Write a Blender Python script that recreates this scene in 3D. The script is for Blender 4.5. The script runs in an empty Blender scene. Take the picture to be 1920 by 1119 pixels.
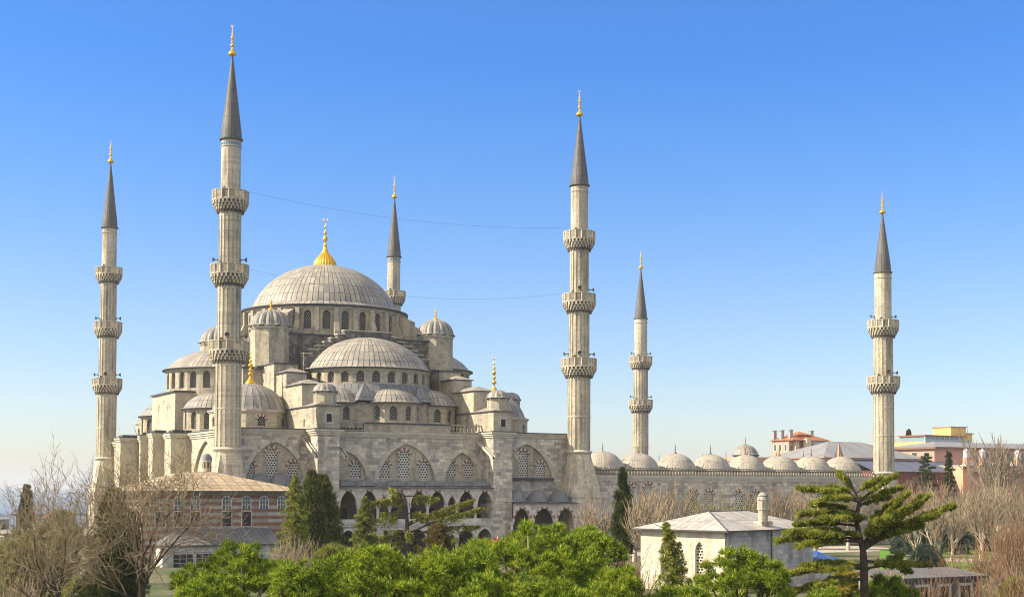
import bpy, math, random
import numpy as np
from mathutils import Vector, Matrix
from mathutils.geometry import tessellate_polygon
R_ = math.radians
# ------------------------------------------------------------------ camera, sky, sun, exposure
ZC = 10.5                                   # camera height above the mosque forecourt
CX, CY = -57.27, -191.73
FPX, PITCH, ROLL, SHY, YAW = 2562.9, R_(2.171), R_(-0.261), 252.1, R_(28.439)
Fw = Vector((math.sin(YAW)*math.cos(PITCH), math.cos(YAW)*math.cos(PITCH), math.sin(PITCH)))
Rt0 = Vector((math.cos(YAW), -math.sin(YAW), 0)); Up0 = Rt0.cross(Fw)
Rt = Rt0*math.cos(ROLL) - Up0*math.sin(ROLL); Up = Rt0*math.sin(ROLL) + Up0*math.cos(ROLL)
scn = bpy.context.scene
cam_d = bpy.data.cameras.new('camera'); cam = bpy.data.objects.new('camera', cam_d)
scn.collection.objects.link(cam); scn.camera = cam
cam_d.sensor_fit = 'HORIZONTAL'; cam_d.sensor_width = 36; cam_d.lens = 36*FPX/1920
cam_d.shift_y = SHY/1920; cam_d.clip_start = 0.5; cam_d.clip_end = 60000
M = Matrix.Identity(4)
for i in range(3):
    M[i][0], M[i][1], M[i][2] = Rt[i], Up[i], -Fw[i]
M[0][3], M[1][3], M[2][3] = CX, CY, ZC
cam.matrix_world = M
SUN = Vector((-0.930, 0.366, 0.68)).normalized()
el = math.asin(SUN.z); az = math.atan2(SUN.x, SUN.y)      # clockwise from +Y
world = bpy.data.worlds.new('World'); scn.world = world; world.use_nodes = True
nt = world.node_tree; nt.nodes.clear()
sky = nt.nodes.new('ShaderNodeTexSky'); sky.sky_type = 'NISHITA'; sky.sun_disc = False
sky.sun_elevation = el; sky.sun_rotation = az; sky.altitude = 50; sky.air_density = 1.0; sky.dust_density = 0.5; sky.ozone_density = 3.5
hs = nt.nodes.new('ShaderNodeHueSaturation'); hs.inputs['Saturation'].default_value = 1.15
hs.inputs['Value'].default_value = 1.0
bg = nt.nodes.new('ShaderNodeBackground'); bg.inputs['Strength'].default_value = 0.125
wo = nt.nodes.new('ShaderNodeOutputWorld')
hs.inputs['Hue'].default_value = 0.507
nt.links.new(sky.outputs[0], hs.inputs['Color'])
# elevation grading of the whole dome: deep blue low band, warm white veil overhead, added to fill the shade
tcn = nt.nodes.new('ShaderNodeTexCoord'); sxyz = nt.nodes.new('ShaderNodeSeparateXYZ'); nt.links.new(tcn.outputs['Generated'], sxyz.inputs[0])
rp = nt.nodes.new('ShaderNodeValToRGB'); e = rp.color_ramp.elements
mp = nt.nodes.new('ShaderNodeMapRange'); mp.inputs[1].default_value = 0; mp.inputs[2].default_value = 1; nt.links.new(sxyz.outputs[2], mp.inputs[0]); nt.links.new(mp.outputs[0], rp.inputs[0])
for i_, (p_, c_) in enumerate(((0, (.235, .222, .24)), (.12, (.225, .225, .245)), (.3, (.125, .212, .285)), (.5, (.2, .24, .28)), (.75, (.2, .24, .28)))):
    el_ = e[0] if i_ == 0 else e.new(p_) if i_ < 4 else e[-1]
    el_.position = p_; el_.color = (*c_, 1)
mul = nt.nodes.new('ShaderNodeVectorMath'); mul.operation = 'MULTIPLY'; nt.links.new(hs.outputs[0], mul.inputs[0]); nt.links.new(rp.outputs[0], mul.inputs[1])
sc4 = nt.nodes.new('ShaderNodeVectorMath'); sc4.operation = 'SCALE'; sc4.inputs['Scale'].default_value = 3.4; nt.links.new(mul.outputs[0], sc4.inputs[0])
vr = nt.nodes.new('ShaderNodeMapRange'); vr.inputs[1].default_value = .36; vr.inputs[2].default_value = .62; vr.inputs[4].default_value = .85; vr.interpolation_type = 'SMOOTHSTEP'
nt.links.new(sxyz.outputs[2], vr.inputs[0])
vm = nt.nodes.new('ShaderNodeMix'); vm.data_type = 'RGBA'; vm.inputs[7].default_value = (3.6, 3.15, 2.6, 1)
nt.links.new(vr.outputs[0], vm.inputs[0]); nt.links.new(sc4.outputs[0], vm.inputs[6]); # invented bright sky patch behind the camera, added to fill the shaded facade
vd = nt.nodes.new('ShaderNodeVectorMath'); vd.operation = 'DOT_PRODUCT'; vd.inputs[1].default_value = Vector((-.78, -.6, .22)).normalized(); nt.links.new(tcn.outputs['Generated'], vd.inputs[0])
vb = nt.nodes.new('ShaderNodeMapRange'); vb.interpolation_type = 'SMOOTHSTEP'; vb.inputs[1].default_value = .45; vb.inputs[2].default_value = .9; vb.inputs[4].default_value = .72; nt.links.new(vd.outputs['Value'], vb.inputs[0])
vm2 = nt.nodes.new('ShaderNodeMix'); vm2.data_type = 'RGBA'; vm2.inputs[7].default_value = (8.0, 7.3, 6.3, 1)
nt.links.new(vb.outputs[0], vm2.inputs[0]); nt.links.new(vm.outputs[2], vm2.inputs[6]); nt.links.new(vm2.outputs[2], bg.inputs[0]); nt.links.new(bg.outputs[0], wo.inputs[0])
sd = bpy.data.lights.new('sun', 'SUN'); sd.energy = 5.0; sd.angle = R_(0.55); sd.color = (1, .86, .65)
so = bpy.data.objects.new('sun', sd); scn.collection.objects.link(so)
so.rotation_euler = SUN.to_track_quat('Z', 'Y').to_euler()
scn.view_settings.view_transform = 'Standard'; scn.view_settings.look = 'None'
scn.view_settings.exposure = 0.84; scn.view_settings.gamma = 1
scn.cycles.max_bounces = 5; scn.cycles.diffuse_bounces = 3; scn.cycles.volume_bounces = 0
scn.cycles.transparent_max_bounces = 6; scn.cycles.filter_width = 1.05

# ------------------------------------------------------------------ photograph measurements -> metres
def ray(px, py):
    a = (px-960)/FPX; b = (559.5+SHY-py)/FPX
    return (Rt*a + Up*b + Fw)
def onY(px, py, Y):
    d = ray(px, py); t = (Y-CY)/d.y; return CX+d.x*t, ZC+d.z*t
def onX(px, py, X):
    d = ray(px, py); t = (X-CX)/d.x; return CY+d.y*t, ZC+d.z*t
def zat(py, X, Y):
    f = Vector((X-CX, Y-CY, 0)); v = (559.5+SHY-py)/FPX
    # y = f*dot(d,Up)/dot(d,Fw)
    a = f.dot(Up) - v*f.dot(Fw); b = Up.z - v*Fw.z
    return ZC - a/b
def atd(px, py, D):                       # point at forward distance D (metres along the ground)
    d = ray(px, py); t = D/(d.x*math.sin(YAW)+d.y*math.cos(YAW)); return Vector((CX+d.x*t, CY+d.y*t, ZC+d.z*t))
def gnd(px, D): p = atd(px, 1000, D); return p.x, p.y

# ------------------------------------------------------------------ mesh builder
class MB:
    def __init__(s): s.v=[]; s.f=[]; s.m=[]; s.uv=[]
    def add(s, vs, fs, m=0, uvs=None):
        o=len(s.v); s.v.extend([tuple(p) for p in vs])
        for i,f in enumerate(fs):
            s.f.append(tuple(o+k for k in f)); s.m.append(m); s.uv.append(uvs[i] if uvs else None)
    def box(s, x0,x1,y0,y1,z0,z1,m=0,mt=None):
        if x0>x1: x0,x1=x1,x0
        if y0>y1: y0,y1=y1,y0
        v=[(x0,y0,z0),(x1,y0,z0),(x1,y1,z0),(x0,y1,z0),(x0,y0,z1),(x1,y0,z1),(x1,y1,z1),(x0,y1,z1)]
        s.add(v,[(0,1,5,4),(1,2,6,5),(2,3,7,6),(3,0,4,7),(3,2,1,0)],m); s.add(v,[(4,5,6,7)],m if mt is None else mt)
    def prism(s, pts, z0, z1, m=0, mt=None, zt=None):
        n=len(pts); v=[(x,y,z0) for x,y in pts]+[(x,y,z1 if zt is None else zt[i]) for i,(x,y) in enumerate(pts)]
        s.add(v,[(i,(i+1)%n,n+(i+1)%n,n+i) for i in range(n)]+[tuple(range(n-1,-1,-1))],m)
        s.add(v,[tuple(range(n,2*n))],m if mt is None else mt)
    def lathe(s, cx,cy,prof,n,m=0,a0=0,a1=2*math.pi,pan=None,rib=0,nrib=0,fac=None):
        full=abs(a1-a0-2*math.pi)<1e-6; k=n if full else n+1; v=[]
        for (r,z) in prof:
            for i in range(k):
                a=a0+(a1-a0)*i/n
                rr=r*(1+(rib*abs(math.cos(a*nrib/2))**.5 if rib else 0))
                v.append((cx+rr*math.cos(a),cy+rr*math.sin(a),z))
        F=[];U=[]; vl=[0]
        for j in range(1,len(prof)): vl.append(vl[-1]+math.hypot(prof[j][0]-prof[j-1][0],prof[j][1]-prof[j-1][1]))
        sc=(pan*(a1-a0)/(2*math.pi)/n) if pan else None
        for j in range(len(prof)-1):
            for i in range(n):
                i2=(i+1)%k
                F.append((j*k+i,j*k+i2,(j+1)*k+i2,(j+1)*k+i))
                if pan: U.append([(i*sc,vl[j]),((i+1)*sc,vl[j]),((i+1)*sc,vl[j+1]),(i*sc,vl[j+1])])
        s.add(v,F,m,U if pan else None)
    def tube(s, pts, rs, n=6, m=0, cap=False):
        pts=[Vector(p) for p in pts]; v=[]; prev=None
        for i,p in enumerate(pts):
            d=(pts[min(i+1,len(pts)-1)]-pts[max(i-1,0)]); d.normalize()
            if prev is None: u=d.orthogonal().normalized()
            else:
                u=prev-d*prev.dot(d)
                u = u.normalized() if u.length>1e-5 else d.orthogonal().normalized()
            prev=u; w=d.cross(u)
            for k in range(n):
                a=2*math.pi*k/n; v.append(p+(u*math.cos(a)+w*math.sin(a))*rs[i])
        F=[(i*n+k,i*n+(k+1)%n,(i+1)*n+(k+1)%n,(i+1)*n+k) for i in range(len(pts)-1) for k in range(n)]
        if cap: F+= [tuple(range(n-1,-1,-1)), tuple((len(pts)-1)*n+k for k in range(n))]
        s.add(v,F,m)
    def wall(s, P, Q, outer, holes=(), depth=.4, m=0, mr=None, thick=0):
        P=Vector((P[0],P[1],0)); Q=Vector((Q[0],Q[1],0)); d=(Q-P).normalized(); n=Vector((d.y,-d.x,0))
        loops=[list(outer)]+[list(h) for h in holes]
        flat=[p for l in loops for p in l]
        tris=tessellate_polygon([[Vector((u,z,0)) for u,z in l] for l in loops])
        v=[P+d*u+Vector((0,0,z)) for u,z in flat]; F=[]
        for t in tris:
            a,b,c=[flat[i] for i in t]
            cr=(b[0]-a[0])*(c[1]-a[1])-(b[1]-a[1])*(c[0]-a[0])
            if abs(cr)<1e-9: continue
            F.append(tuple(t) if cr>0 else (t[0],t[2],t[1]))
        s.add(v,F,m)
        for li,l in enumerate(loops):
            dd = depth if li else thick
            if dd<=0: continue
            ar=sum(l[i][0]*l[(i+1)%len(l)][1]-l[(i+1)%len(l)][0]*l[i][1] for i in range(len(l)))
            if (ar<0)==(li>0): l=l[::-1]
            if li: l=l[::-1]
            k=len(l); vv=[P+d*u+Vector((0,0,z)) for u,z in l]; vv+= [p-n*dd for p in vv]
            # outer: faces outwards;  hole: faces into the hole
            s.add(vv,[(i,k+i,k+(i+1)%k,(i+1)%k) for i in range(k)],m if mr is None else mr)
    def plate(s, P, Q, outline, off, m=0):
        P=Vector((P[0],P[1],0)); Q=Vector((Q[0],Q[1],0)); d=(Q-P).normalized(); n=Vector((d.y,-d.x,0))
        s.add([P+d*u+Vector((0,0,z))+n*off for u,z in outline],[tuple(range(len(outline)))],m)
    def build(s, name, mats, parent=None, loc=None, smooth=False):
        o0=Vector((0,0,0))
        if parent is not None:
            q=parent
            while q is not None: o0+=Vector(q.location); q=q.parent
        elif loc is not None: o0=Vector(loc)
        me=bpy.data.meshes.new(name)
        me.from_pydata([(a-o0.x,b-o0.y,c-o0.z) for a,b,c in s.v],[],s.f)
        uvl=me.uv_layers.new(name='UVMap'); buf=[]
        V=s.v
        for fi,f in enumerate(s.f):
            uv=s.uv[fi]
            if uv: buf.extend([c for p in uv for c in p]); continue
            p0=V[f[0]]; nx=ny=nz=0
            for i in range(len(f)):
                a=V[f[i]]; b=V[f[(i+1)%len(f)]]
                nx+=(a[1]-b[1])*(a[2]+b[2]); ny+=(a[2]-b[2])*(a[0]+b[0]); nz+=(a[0]-b[0])*(a[1]+b[1])
            L=math.sqrt(nx*nx+ny*ny+nz*nz) or 1; nx/=L;ny/=L;nz/=L; h=math.hypot(nx,ny)
            if h<.02: 
                for k in f: buf.extend((V[k][0],V[k][1]))
            else:
                tx,ty=-ny/h,nx/h
                if h>.75:
                    for k in f: buf.extend((V[k][0]*tx+V[k][1]*ty,V[k][2]))
                else:
                    sx,sy,sz=-nx*nz/h*1,-ny*nz/h*1,h
                    for k in f: buf.extend((V[k][0]*tx+V[k][1]*ty, V[k][0]*sx+V[k][1]*sy+V[k][2]*sz))
        uvl.data.foreach_set('uv',buf)
        if not isinstance(mats,(list,tuple)): mats=[mats]
        for m in mats: me.materials.append(m)
        me.polygons.foreach_set('material_index',s.m)
        if smooth: me.polygons.foreach_set('use_smooth',[True]*len(s.f))
        me.validate(); me.update()
        ob=bpy.data.objects.new(name,me); scn.collection.objects.link(ob)
        if parent is not None: ob.parent=parent
        elif loc is not None: ob.location=loc
        return ob
def empty(name, loc, label, cat, group=None):
    o=bpy.data.objects.new(name,None); scn.collection.objects.link(o); o.location=loc; o.empty_display_size=.5
    return tag(o,label,cat,group)
def tag(o,label=None,cat=None,group=None,kind=None):
    if label: o['label']=label
    if cat: o['category']=cat
    if group: o['group']=group
    if kind: o['kind']=kind
    return o
def raw_mesh(name, verts, faces_n, mat, smooth=False, origin=(0,0,0)):
    """verts (N,3) numpy, consecutive groups of faces_n vertices are faces"""
    verts=np.asarray(verts,dtype=np.float32)-np.asarray(origin,dtype=np.float32)
    N=len(verts); nf=N//faces_n
    me=bpy.data.meshes.new(name); me.vertices.add(N); me.loops.add(N); me.polygons.add(nf)
    me.vertices.foreach_set('co',verts.ravel()); me.loops.foreach_set('vertex_index',np.arange(N,dtype=np.int32))
    me.polygons.foreach_set('loop_start',np.arange(0,N,faces_n,dtype=np.int32))
    me.polygons.foreach_set('loop_total',np.full(nf,faces_n,dtype=np.int32))
    me.materials.append(mat); me.update(calc_edges=True); me.validate()
    return me
def arch(u0,u1,zb,zs,zt,n=7,pt=.25):
    """pointed arch outline, counter-clockwise from bottom left"""
    c=(u0+u1)/2; h=(u1-u0)/2; out=[(u0,zb),(u1,zb)]
    for i in range(2*n+1):
        t=math.pi*i/(2*n); x=math.cos(t); sx=abs(x)
        z=zs+(zt-zs)*((1-pt)*math.sqrt(max(0,1-sx*sx))+pt*(1-sx)); out.append((c+h*x,z))
    if abs(zs-zb)<1e-6: out=out[2:]
    return out
def rect(u0,u1,z0,z1): return [(u0,z0),(u1,z0),(u1,z1),(u0,z1)]

# ------------------------------------------------------------------ materials
def newmat(name):
    m=bpy.data.materials.new(name); m.use_nodes=True; nt=m.node_tree; nt.nodes.clear()
    out=nt.nodes.new('ShaderNodeOutputMaterial'); b=nt.nodes.new('ShaderNodeBsdfPrincipled')
    nt.links.new(b.outputs[0],out.inputs[0]); return m,nt,b
def N(nt,t,**k):
    n=nt.nodes.new('ShaderNode'+t)
    for a,v in k.items():
        if a in n.inputs: n.inputs[a].default_value=v
        else: setattr(n,a,v)
    return n
def ramp(nt,fac,stops,interp='LINEAR'):
    r=nt.nodes.new('ShaderNodeValToRGB'); r.color_ramp.interpolation=interp; e=r.color_ramp.elements
    e[0].position,e[0].color=stops[0][0],(*stops[0][1],1); e[1].position,e[1].color=stops[-1][0],(*stops[-1][1],1)
    for p,c in stops[1:-1]:
        x=e.new(p); x.color=(*c,1)
    nt.links.new(fac,r.inputs[0]); return r.outputs[0]
def mixc(nt,fac,a,b,mode='MIX'):
    m=nt.nodes.new('ShaderNodeMix'); m.data_type='RGBA'; m.blend_type=mode
    for sck,val in ((0,fac),(6,a),(7,b)):
        if hasattr(val,'links') or isinstance(val,bpy.types.NodeSocket): nt.links.new(val,m.inputs[sck])
        elif sck==0: m.inputs[0].default_value=val
        else: m.inputs[sck].default_value=(*val,1)
    return m.outputs[2]
def mth(nt,op,a,b=None,c=None):
    m=nt.nodes.new('ShaderNodeMath'); m.operation=op
    for i,v in enumerate((a,b,c)):
        if v is None: continue
        if isinstance(v,bpy.types.NodeSocket): nt.links.new(v,m.inputs[i])
        else: m.inputs[i].default_value=v
    return m.outputs[0]
def noise(nt,scale,detail=3,vec=None,sc3=None,rough=.55):
    tc=nt.nodes.new('ShaderNodeNewGeometry').outputs['Position'] if vec is None else vec
    if sc3:
        mp=nt.nodes.new('ShaderNodeMapping'); mp.inputs['Scale'].default_value=sc3; nt.links.new(tc,mp.inputs[0]); tc=mp.outputs[0]
    n=N(nt,'TexNoise',Scale=scale,Detail=detail,Roughness=rough); nt.links.new(tc,n.inputs['Vector']); return n.outputs['Fac']
def stone(name, stops, bw=.9, bh=.38, mortar=.012, mcol=(.2,.18,.15), stain=.5, stain_col=(.12,.11,.095), rough=.9, grey=.0):
    m,nt,b=newmat(name)
    uv=N(nt,'UVMap').outputs[0]
    # slightly warped courses so that the joints are never ruler-straight
    br=N(nt,'TexBrick',Scale=1.0); br.offset=.5; br.offset_frequency=2; br.squash=.62; br.squash_frequency=3
    br.inputs['Color1'].default_value=(0,0,0,1); br.inputs['Color2'].default_value=(1,1,1,1); br.inputs['Mortar'].default_value=(.5,.5,.5,1)
    br.inputs['Mortar Size'].default_value=mortar; br.inputs['Mortar Smooth'].default_value=.3; br.inputs['Brick Width'].default_value=bw; br.inputs['Row Height'].default_value=bh
    br.inputs['Bias'].default_value=0
    nt.links.new(uv,br.inputs['Vector'])
    col=ramp(nt,br.outputs['Color'],stops)
    n1=noise(nt,.22,4); n2=noise(nt,2.6,4); n3=noise(nt,.9,5,sc3=(1,1,.16))
    big=ramp(nt,n1,[(.35,(.82,.82,.84)),(.65,(1.1,1.08,1.04))])
    col=mixc(nt,1,col,big,'MULTIPLY')
    fine=ramp(nt,n2,[(.3,(.85,.85,.85)),(.7,(1.1,1.1,1.1))]); col=mixc(nt,1,col,fine,'MULTIPLY')
    st=mth(nt,'MULTIPLY',ramp(nt,n3,[(.5,(0,0,0)),(.68,(1,1,1))]),stain*1.15)
    col=mixc(nt,st,col,stain_col)
    n4=noise(nt,5.5,2,rough=.7); col=mixc(nt,mth(nt,'MULTIPLY',ramp(nt,n4,[(.6,(0,0,0)),(.7,(1,1,1))]),.45),col,stain_col)
    fac=mth(nt,'MULTIPLY',br.outputs['Fac'],.75); col=mixc(nt,fac,col,mcol)
    nt.links.new(col,b.inputs['Base Color']); b.inputs['Roughness'].default_value=rough; b.inputs['Specular IOR Level'].default_value=.25
    bp=N(nt,'Bump',Strength=.5,Distance=.05); h=mth(nt,'SUBTRACT',n2,br.outputs['Fac']); nt.links.new(h,bp.inputs['Height']); nt.links.new(bp.outputs[0],b.inputs['Normal'])
    return m
def lead(name, c0, c1, w=.8, h=2.2, mort=.05, line=(.06,.06,.06), rough=.55, linefac=.8):
    m,nt,b=newmat(name); uv=N(nt,'UVMap').outputs[0]
    br=N(nt,'TexBrick',Scale=1.0); br.offset=.0; br.squash=1
    br.inputs['Color1'].default_value=(0,0,0,1); br.inputs['Color2'].default_value=(1,1,1,1)
    br.inputs['Mortar Size'].default_value=mort; br.inputs['Mortar Smooth'].default_value=.25; br.inputs['Brick Width'].default_value=w; br.inputs['Row Height'].default_value=h; br.inputs['Bias'].default_value=0
    nt.links.new(uv,br.inputs['Vector'])
    col=ramp(nt,br.outputs['Color'],[(0,c0),(1,c1)])
    n1=noise(nt,.5,4); n2=noise(nt,1.5,5,sc3=(1,1,.3))
    col=mixc(nt,1,col,ramp(nt,n1,[(.3,(.8,.82,.86)),(.7,(1.12,1.08,1.02))]),'MULTIPLY')
    col=mixc(nt,mth(nt,'MULTIPLY',ramp(nt,n2,[(.5,(0,0,0)),(.68,(1,1,1))]),.6),col,(.16,.16,.16))
    col=mixc(nt,mth(nt,'MULTIPLY',br.outputs['Fac'],linefac),col,line)
    nt.links.new(col,b.inputs['Base Color']); b.inputs['Roughness'].default_value=rough; b.inputs['Metallic'].default_value=0.0; b.inputs['Specular IOR Level'].default_value=.35
    bp=N(nt,'Bump',Strength=.6,Distance=.08); nt.links.new(br.outputs['Fac'],bp.inputs['Height']); nt.links.new(bp.outputs[0],b.inputs['Normal'])
    return m
def plain(name,col,rough=.8,var=.15,metal=0,scale=1.5,spec=.3,col2=None):
    m,nt,b=newmat(name); n=noise(nt,scale,4)
    c2=col2 or tuple(min(1,c*(1+var)) for c in col); c=ramp(nt,n,[(.3,tuple(x*(1-var) for x in col)),(.7,c2)])
    nt.links.new(c,b.inputs['Base Color']); b.inputs['Roughness'].default_value=rough; b.inputs['Metallic'].default_value=metal; b.inputs['Specular IOR Level'].default_value=spec
    return m
def lattice(name, pitch=.3, r=.34, light=(.5,.49,.47), dark=(.018,.018,.02)):
    """pierced stone grille with staggered round holes"""
    m,nt,b=newmat(name); uv=N(nt,'UVMap').outputs[0]; s=nt.nodes.new('ShaderNodeSeparateXYZ'); nt.links.new(uv,s.inputs[0])
    v=mth(nt,'DIVIDE',s.outputs[1],pitch*.87); row=mth(nt,'FLOOR',v); off=mth(nt,'MULTIPLY',mth(nt,'MODULO',mth(nt,'ABSOLUTE',row),2),.5)
    u=mth(nt,'ADD',mth(nt,'DIVIDE',s.outputs[0],pitch),off)
    fu=mth(nt,'SUBTRACT',mth(nt,'FRACT',u),.5); fv=mth(nt,'SUBTRACT',mth(nt,'FRACT',v),.5)
    d=mth(nt,'SQRT',mth(nt,'ADD',mth(nt,'MULTIPLY',fu,fu),mth(nt,'MULTIPLY',fv,fv)))
    hole=mth(nt,'LESS_THAN',d,r)
    n=noise(nt,1.2,3); lc=ramp(nt,n,[(.3,tuple(x*.75 for x in light)),(.7,light)])
    col=mixc(nt,hole,lc,dark); nt.links.new(col,b.inputs['Base Color']); b.inputs['Roughness'].default_value=.8; b.inputs['Specular IOR Level'].default_value=.15
    bp=N(nt,'Bump',Strength=1,Distance=.06,invert=True); nt.links.new(hole,bp.inputs['Height']); nt.links.new(bp.outputs[0],b.inputs['Normal'])
    return m
def foliage(name,c0,c1,c2,trans=.35):
    m=bpy.data.materials.new(name); m.use_nodes=True; nt=m.node_tree; nt.nodes.clear()
    out=nt.nodes.new('ShaderNodeOutputMaterial'); g=nt.nodes.new('ShaderNodeNewGeometry')
    n=noise(nt,1.1,5); f=mth(nt,'ADD',mth(nt,'MULTIPLY',g.outputs['Random Per Island'],.45),mth(nt,'MULTIPLY',n,.6))
    col=ramp(nt,f,[(.2,c0),(.5,c1),(.8,c2)])
    a=N(nt,'BsdfPrincipled',Roughness=.6); a.inputs['Specular IOR Level'].default_value=.25; nt.links.new(col,a.inputs['Base Color'])
    t=nt.nodes.new('ShaderNodeBsdfTranslucent'); nt.links.new(col,t.inputs['Color'])
    mx=nt.nodes.new('ShaderNodeMixShader'); mx.inputs[0].default_value=trans
    nt.links.new(a.outputs[0],mx.inputs[1]); nt.links.new(t.outputs[0],mx.inputs[2]); nt.links.new(mx.outputs[0],out.inputs[0]); return m
ST_MAIN=stone('ashlar_stone',[(0,(.33,.3,.25)),(.15,(.43,.39,.305)),(.7,(.475,.43,.335)),(1,(.5,.46,.365))],1.0,.42)
ST_GREY=stone('grey_ashlar_stone',[(0,(.29,.275,.26)),(.3,(.43,.4,.365)),(.7,(.55,.505,.42)),(1,(.66,.62,.53))],1.3,.5,stain=.45)
ST_CREAM=stone('cream_ashlar_stone',[(0,(.45,.41,.32)),(.5,(.5,.45,.35)),(1,(.54,.49,.385))],1.0,.42,mortar=.008,mcol=(.33,.3,.24),stain=.25)
ST_MIN=stone('minaret_stone',[(0,(.44,.4,.325)),(.3,(.53,.48,.38)),(1,(.6,.545,.435))],.7,.4,stain=.55)
ST_DARK=stone('soot_and_shade_stone',[(0,(.09,.088,.085)),(.5,(.17,.16,.145)),(1,(.28,.26,.23))],.8,.4,stain=.75,stain_col=(.06,.055,.05))  # soot, and shade painted into dome base, stepped arches and corbel gaps
ST_MOULD=plain('moulded_stone',(.47,.44,.37),.9,.18,scale=1.2)
MARBLE=stone('marble_arcade_stone',[(0,(.42,.41,.39)),(.5,(.53,.51,.47)),(1,(.64,.61,.56))],1.5,.6,mortar=.006,mcol=(.3,.3,.3),stain=.3)
VRED=plain('red_voussoir_stone',(.25,.12,.085),.9,.25); VWHT=plain('pale_voussoir_stone',(.55,.5,.42),.9,.15)
LEAD=lead('lead_sheet',(.27,.26,.24),(.42,.39,.335),.5,1.9,.045,linefac=.88)
LEADR=lead('lead_ridged_sheet',(.23,.228,.22),(.35,.335,.305),.62,2.6,.04)
LEADD=lead('dark_lead_sheet',(.15,.16,.18),(.21,.22,.24),.7,2.2,.045,line=(.07,.07,.075))  # darker bluish copy of the lead; shade over the gallery domes is in this colour
LEADS=lead('spire_lead_sheet',(.1,.1,.1),(.15,.145,.14),.42,1.9,.04,line=(.06,.06,.06))
EDGE=plain('dark_lead_edge',(.07,.072,.08),.6,.2)
LEADC=lead('courtyard_lead_sheet',(.37,.345,.3),(.44,.41,.355),.5,1.9,.035,linefac=.5)
PARA=plain('parapet_stone',(.56,.51,.41),.9,.12,scale=2)
GOLD=plain('gilded_metal',(.85,.47,.05),.32,.06,metal=.75)
BRONZE=plain('weathered_bronze',(.16,.12,.08),.5,.3,metal=.4)
LAT=lattice('pierced_stone_grille',.44,.3,(.62,.59,.53),(.012,.012,.014)); LATF=lattice('fine_pierced_grille',.36,.4,(.3,.29,.27),(.01,.01,.012))
DARK=plain('dark_interior',(.03,.027,.024),.95,.3); SHADE=plain('arcade_back_wall',(.13,.1,.075),.95,.3)  # back wall colour is darkened to carry the shade inside the arcades
BLUE=plain('blue_tile',(.03,.16,.42),.35,.2)
BALU=plain('baluster_stone',(.33,.3,.25),.9,.25,scale=3)
# ------------------------------------------------------------------ finials, domes, windows
FIN=[(.0,0),(.5,0),(.55,.03),(.42,.1),(.25,.17),(.1,.235),(.08,.27),(.1,.29),(.22,.31),(.27,.345),(.2,.38),(.08,.4),(.07,.43),(.17,.45),(.2,.475),(.14,.5),(.06,.52),(.06,.55),(.16,.57),(.24,.61),(.19,.65),(.07,.68),(.05,.71),(.13,.73),(.15,.755),(.1,.78),(.04,.8),(.035,.86),(.09,.875),(.09,.89),(.03,.91),(.0,1)]
def finial(cx,cy,z,h,w,parent,mat=None,bulb=1.0,name='finial'):
    mb=MB(); prof=[(r*w*(bulb if t<.24 else 1),z+t*h) for r,t in FIN]
    mb.lathe(cx,cy,prof,12); # crescent on top
    c=(cx,cy,z+h*1.0); rr=h*.045
    pts=[];rs=[]
    for i in range(9):
        a=R_(-130+i*260/8)-math.pi/2; pts.append((cx+rr*math.cos(a)*.8,cy-rr*math.cos(a)*.6,z+h*1.0+rr+rr*math.sin(a))); rs.append(.3*rr*math.sin(math.pi*(i+.6)/9.2))
    mb.tube(pts,rs,5)
    return mb.build(name,mat or GOLD,parent,smooth=True)
def dome(cx,cy,R,z0,z1,parent,npan,name='dome',mat=None,seg=None,nlat=12,rib=0,lip=.35,a0=0,a1=2*math.pi,shape=1.0,label=None):
    mb=MB(); mb.lathe(cx,cy,[(R*.8,z0-.1),(R+lip+.02,z0-.16),(R+lip+.02,z0+.0)],seg or 64,1,a0,a1)
    prof=[(R+lip,z0-.02),(R+lip,z0+.02),(R+lip*.3,z0+.16)]
    for i in range(nlat+1):
        pm=R_(88 if (mat is LEADR and R<4) else 74); t=pm*(1-i/nlat); prof.append((max(.02,R*math.sin(t)/math.sin(pm)),z0+.18+(z1-z0-.18)*(math.cos(t)-math.cos(pm))/(1-math.cos(pm))))
    w=.5
    mb.lathe(cx,cy,prof,seg or 64,0,a0,a1,pan=npan*(.5 if mat in (None,LEAD) else .62 if mat is LEADR else .7),rib=rib,nrib=npan)
    ob=mb.build(name,[mat or LEAD,EDGE],parent,smooth=True)
    if label: ob['label']=label
    return ob
def win(parent,P,Q,u0,u1,zb,zs,zt,off=-.25,mat=None,vous=0,vw=.42,name='window',sill=True,voff=.03):
    """window panel (outline behind the wall face) with optional alternating voussoirs proud of the wall"""
    mb=MB(); mb.plate(P,Q,arch(u0-.02,u1+.02,zb-.02,zs,zt+.02),off,0)
    if vous:
        P2=Vector((P[0],P[1],0)); d=(Vector((Q[0],Q[1],0))-P2).normalized(); n=Vector((d.y,-d.x,0)); c=(u0+u1)/2;h=(u1-u0)/2
        pt=.25
        def ap(t,e):
            x=math.cos(t); sx=abs(x); z=zs+(zt-zs)*((1-pt)*math.sqrt(max(0,1-sx*sx))+pt*(1-sx))
            dx=x*h; dz=z-zs+.15; L=math.hypot(dx,dz); return P2+d*(c+dx+dx/L*e)+Vector((0,0,z+dz/L*e))
        for i in range(vous):
            t0=math.pi*i/vous; t1=math.pi*(i+1)/vous; m=1 if i%2==0 else 2; e=vw if m==1 else vw*.8
            a,b,c2,d2=ap(t0,.0),ap(t1,.0),ap(t1,e),ap(t0,e)
            mb.add([a+n*voff,d2+n*voff,c2+n*voff,b+n*voff,a,d2,c2,b],[(0,1,2,3),(1,5,6,2),(0,4,5,1),(3,2,6,7)],m)
    return mb.build(name,[mat or LAT,VRED,VWHT],parent)
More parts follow.
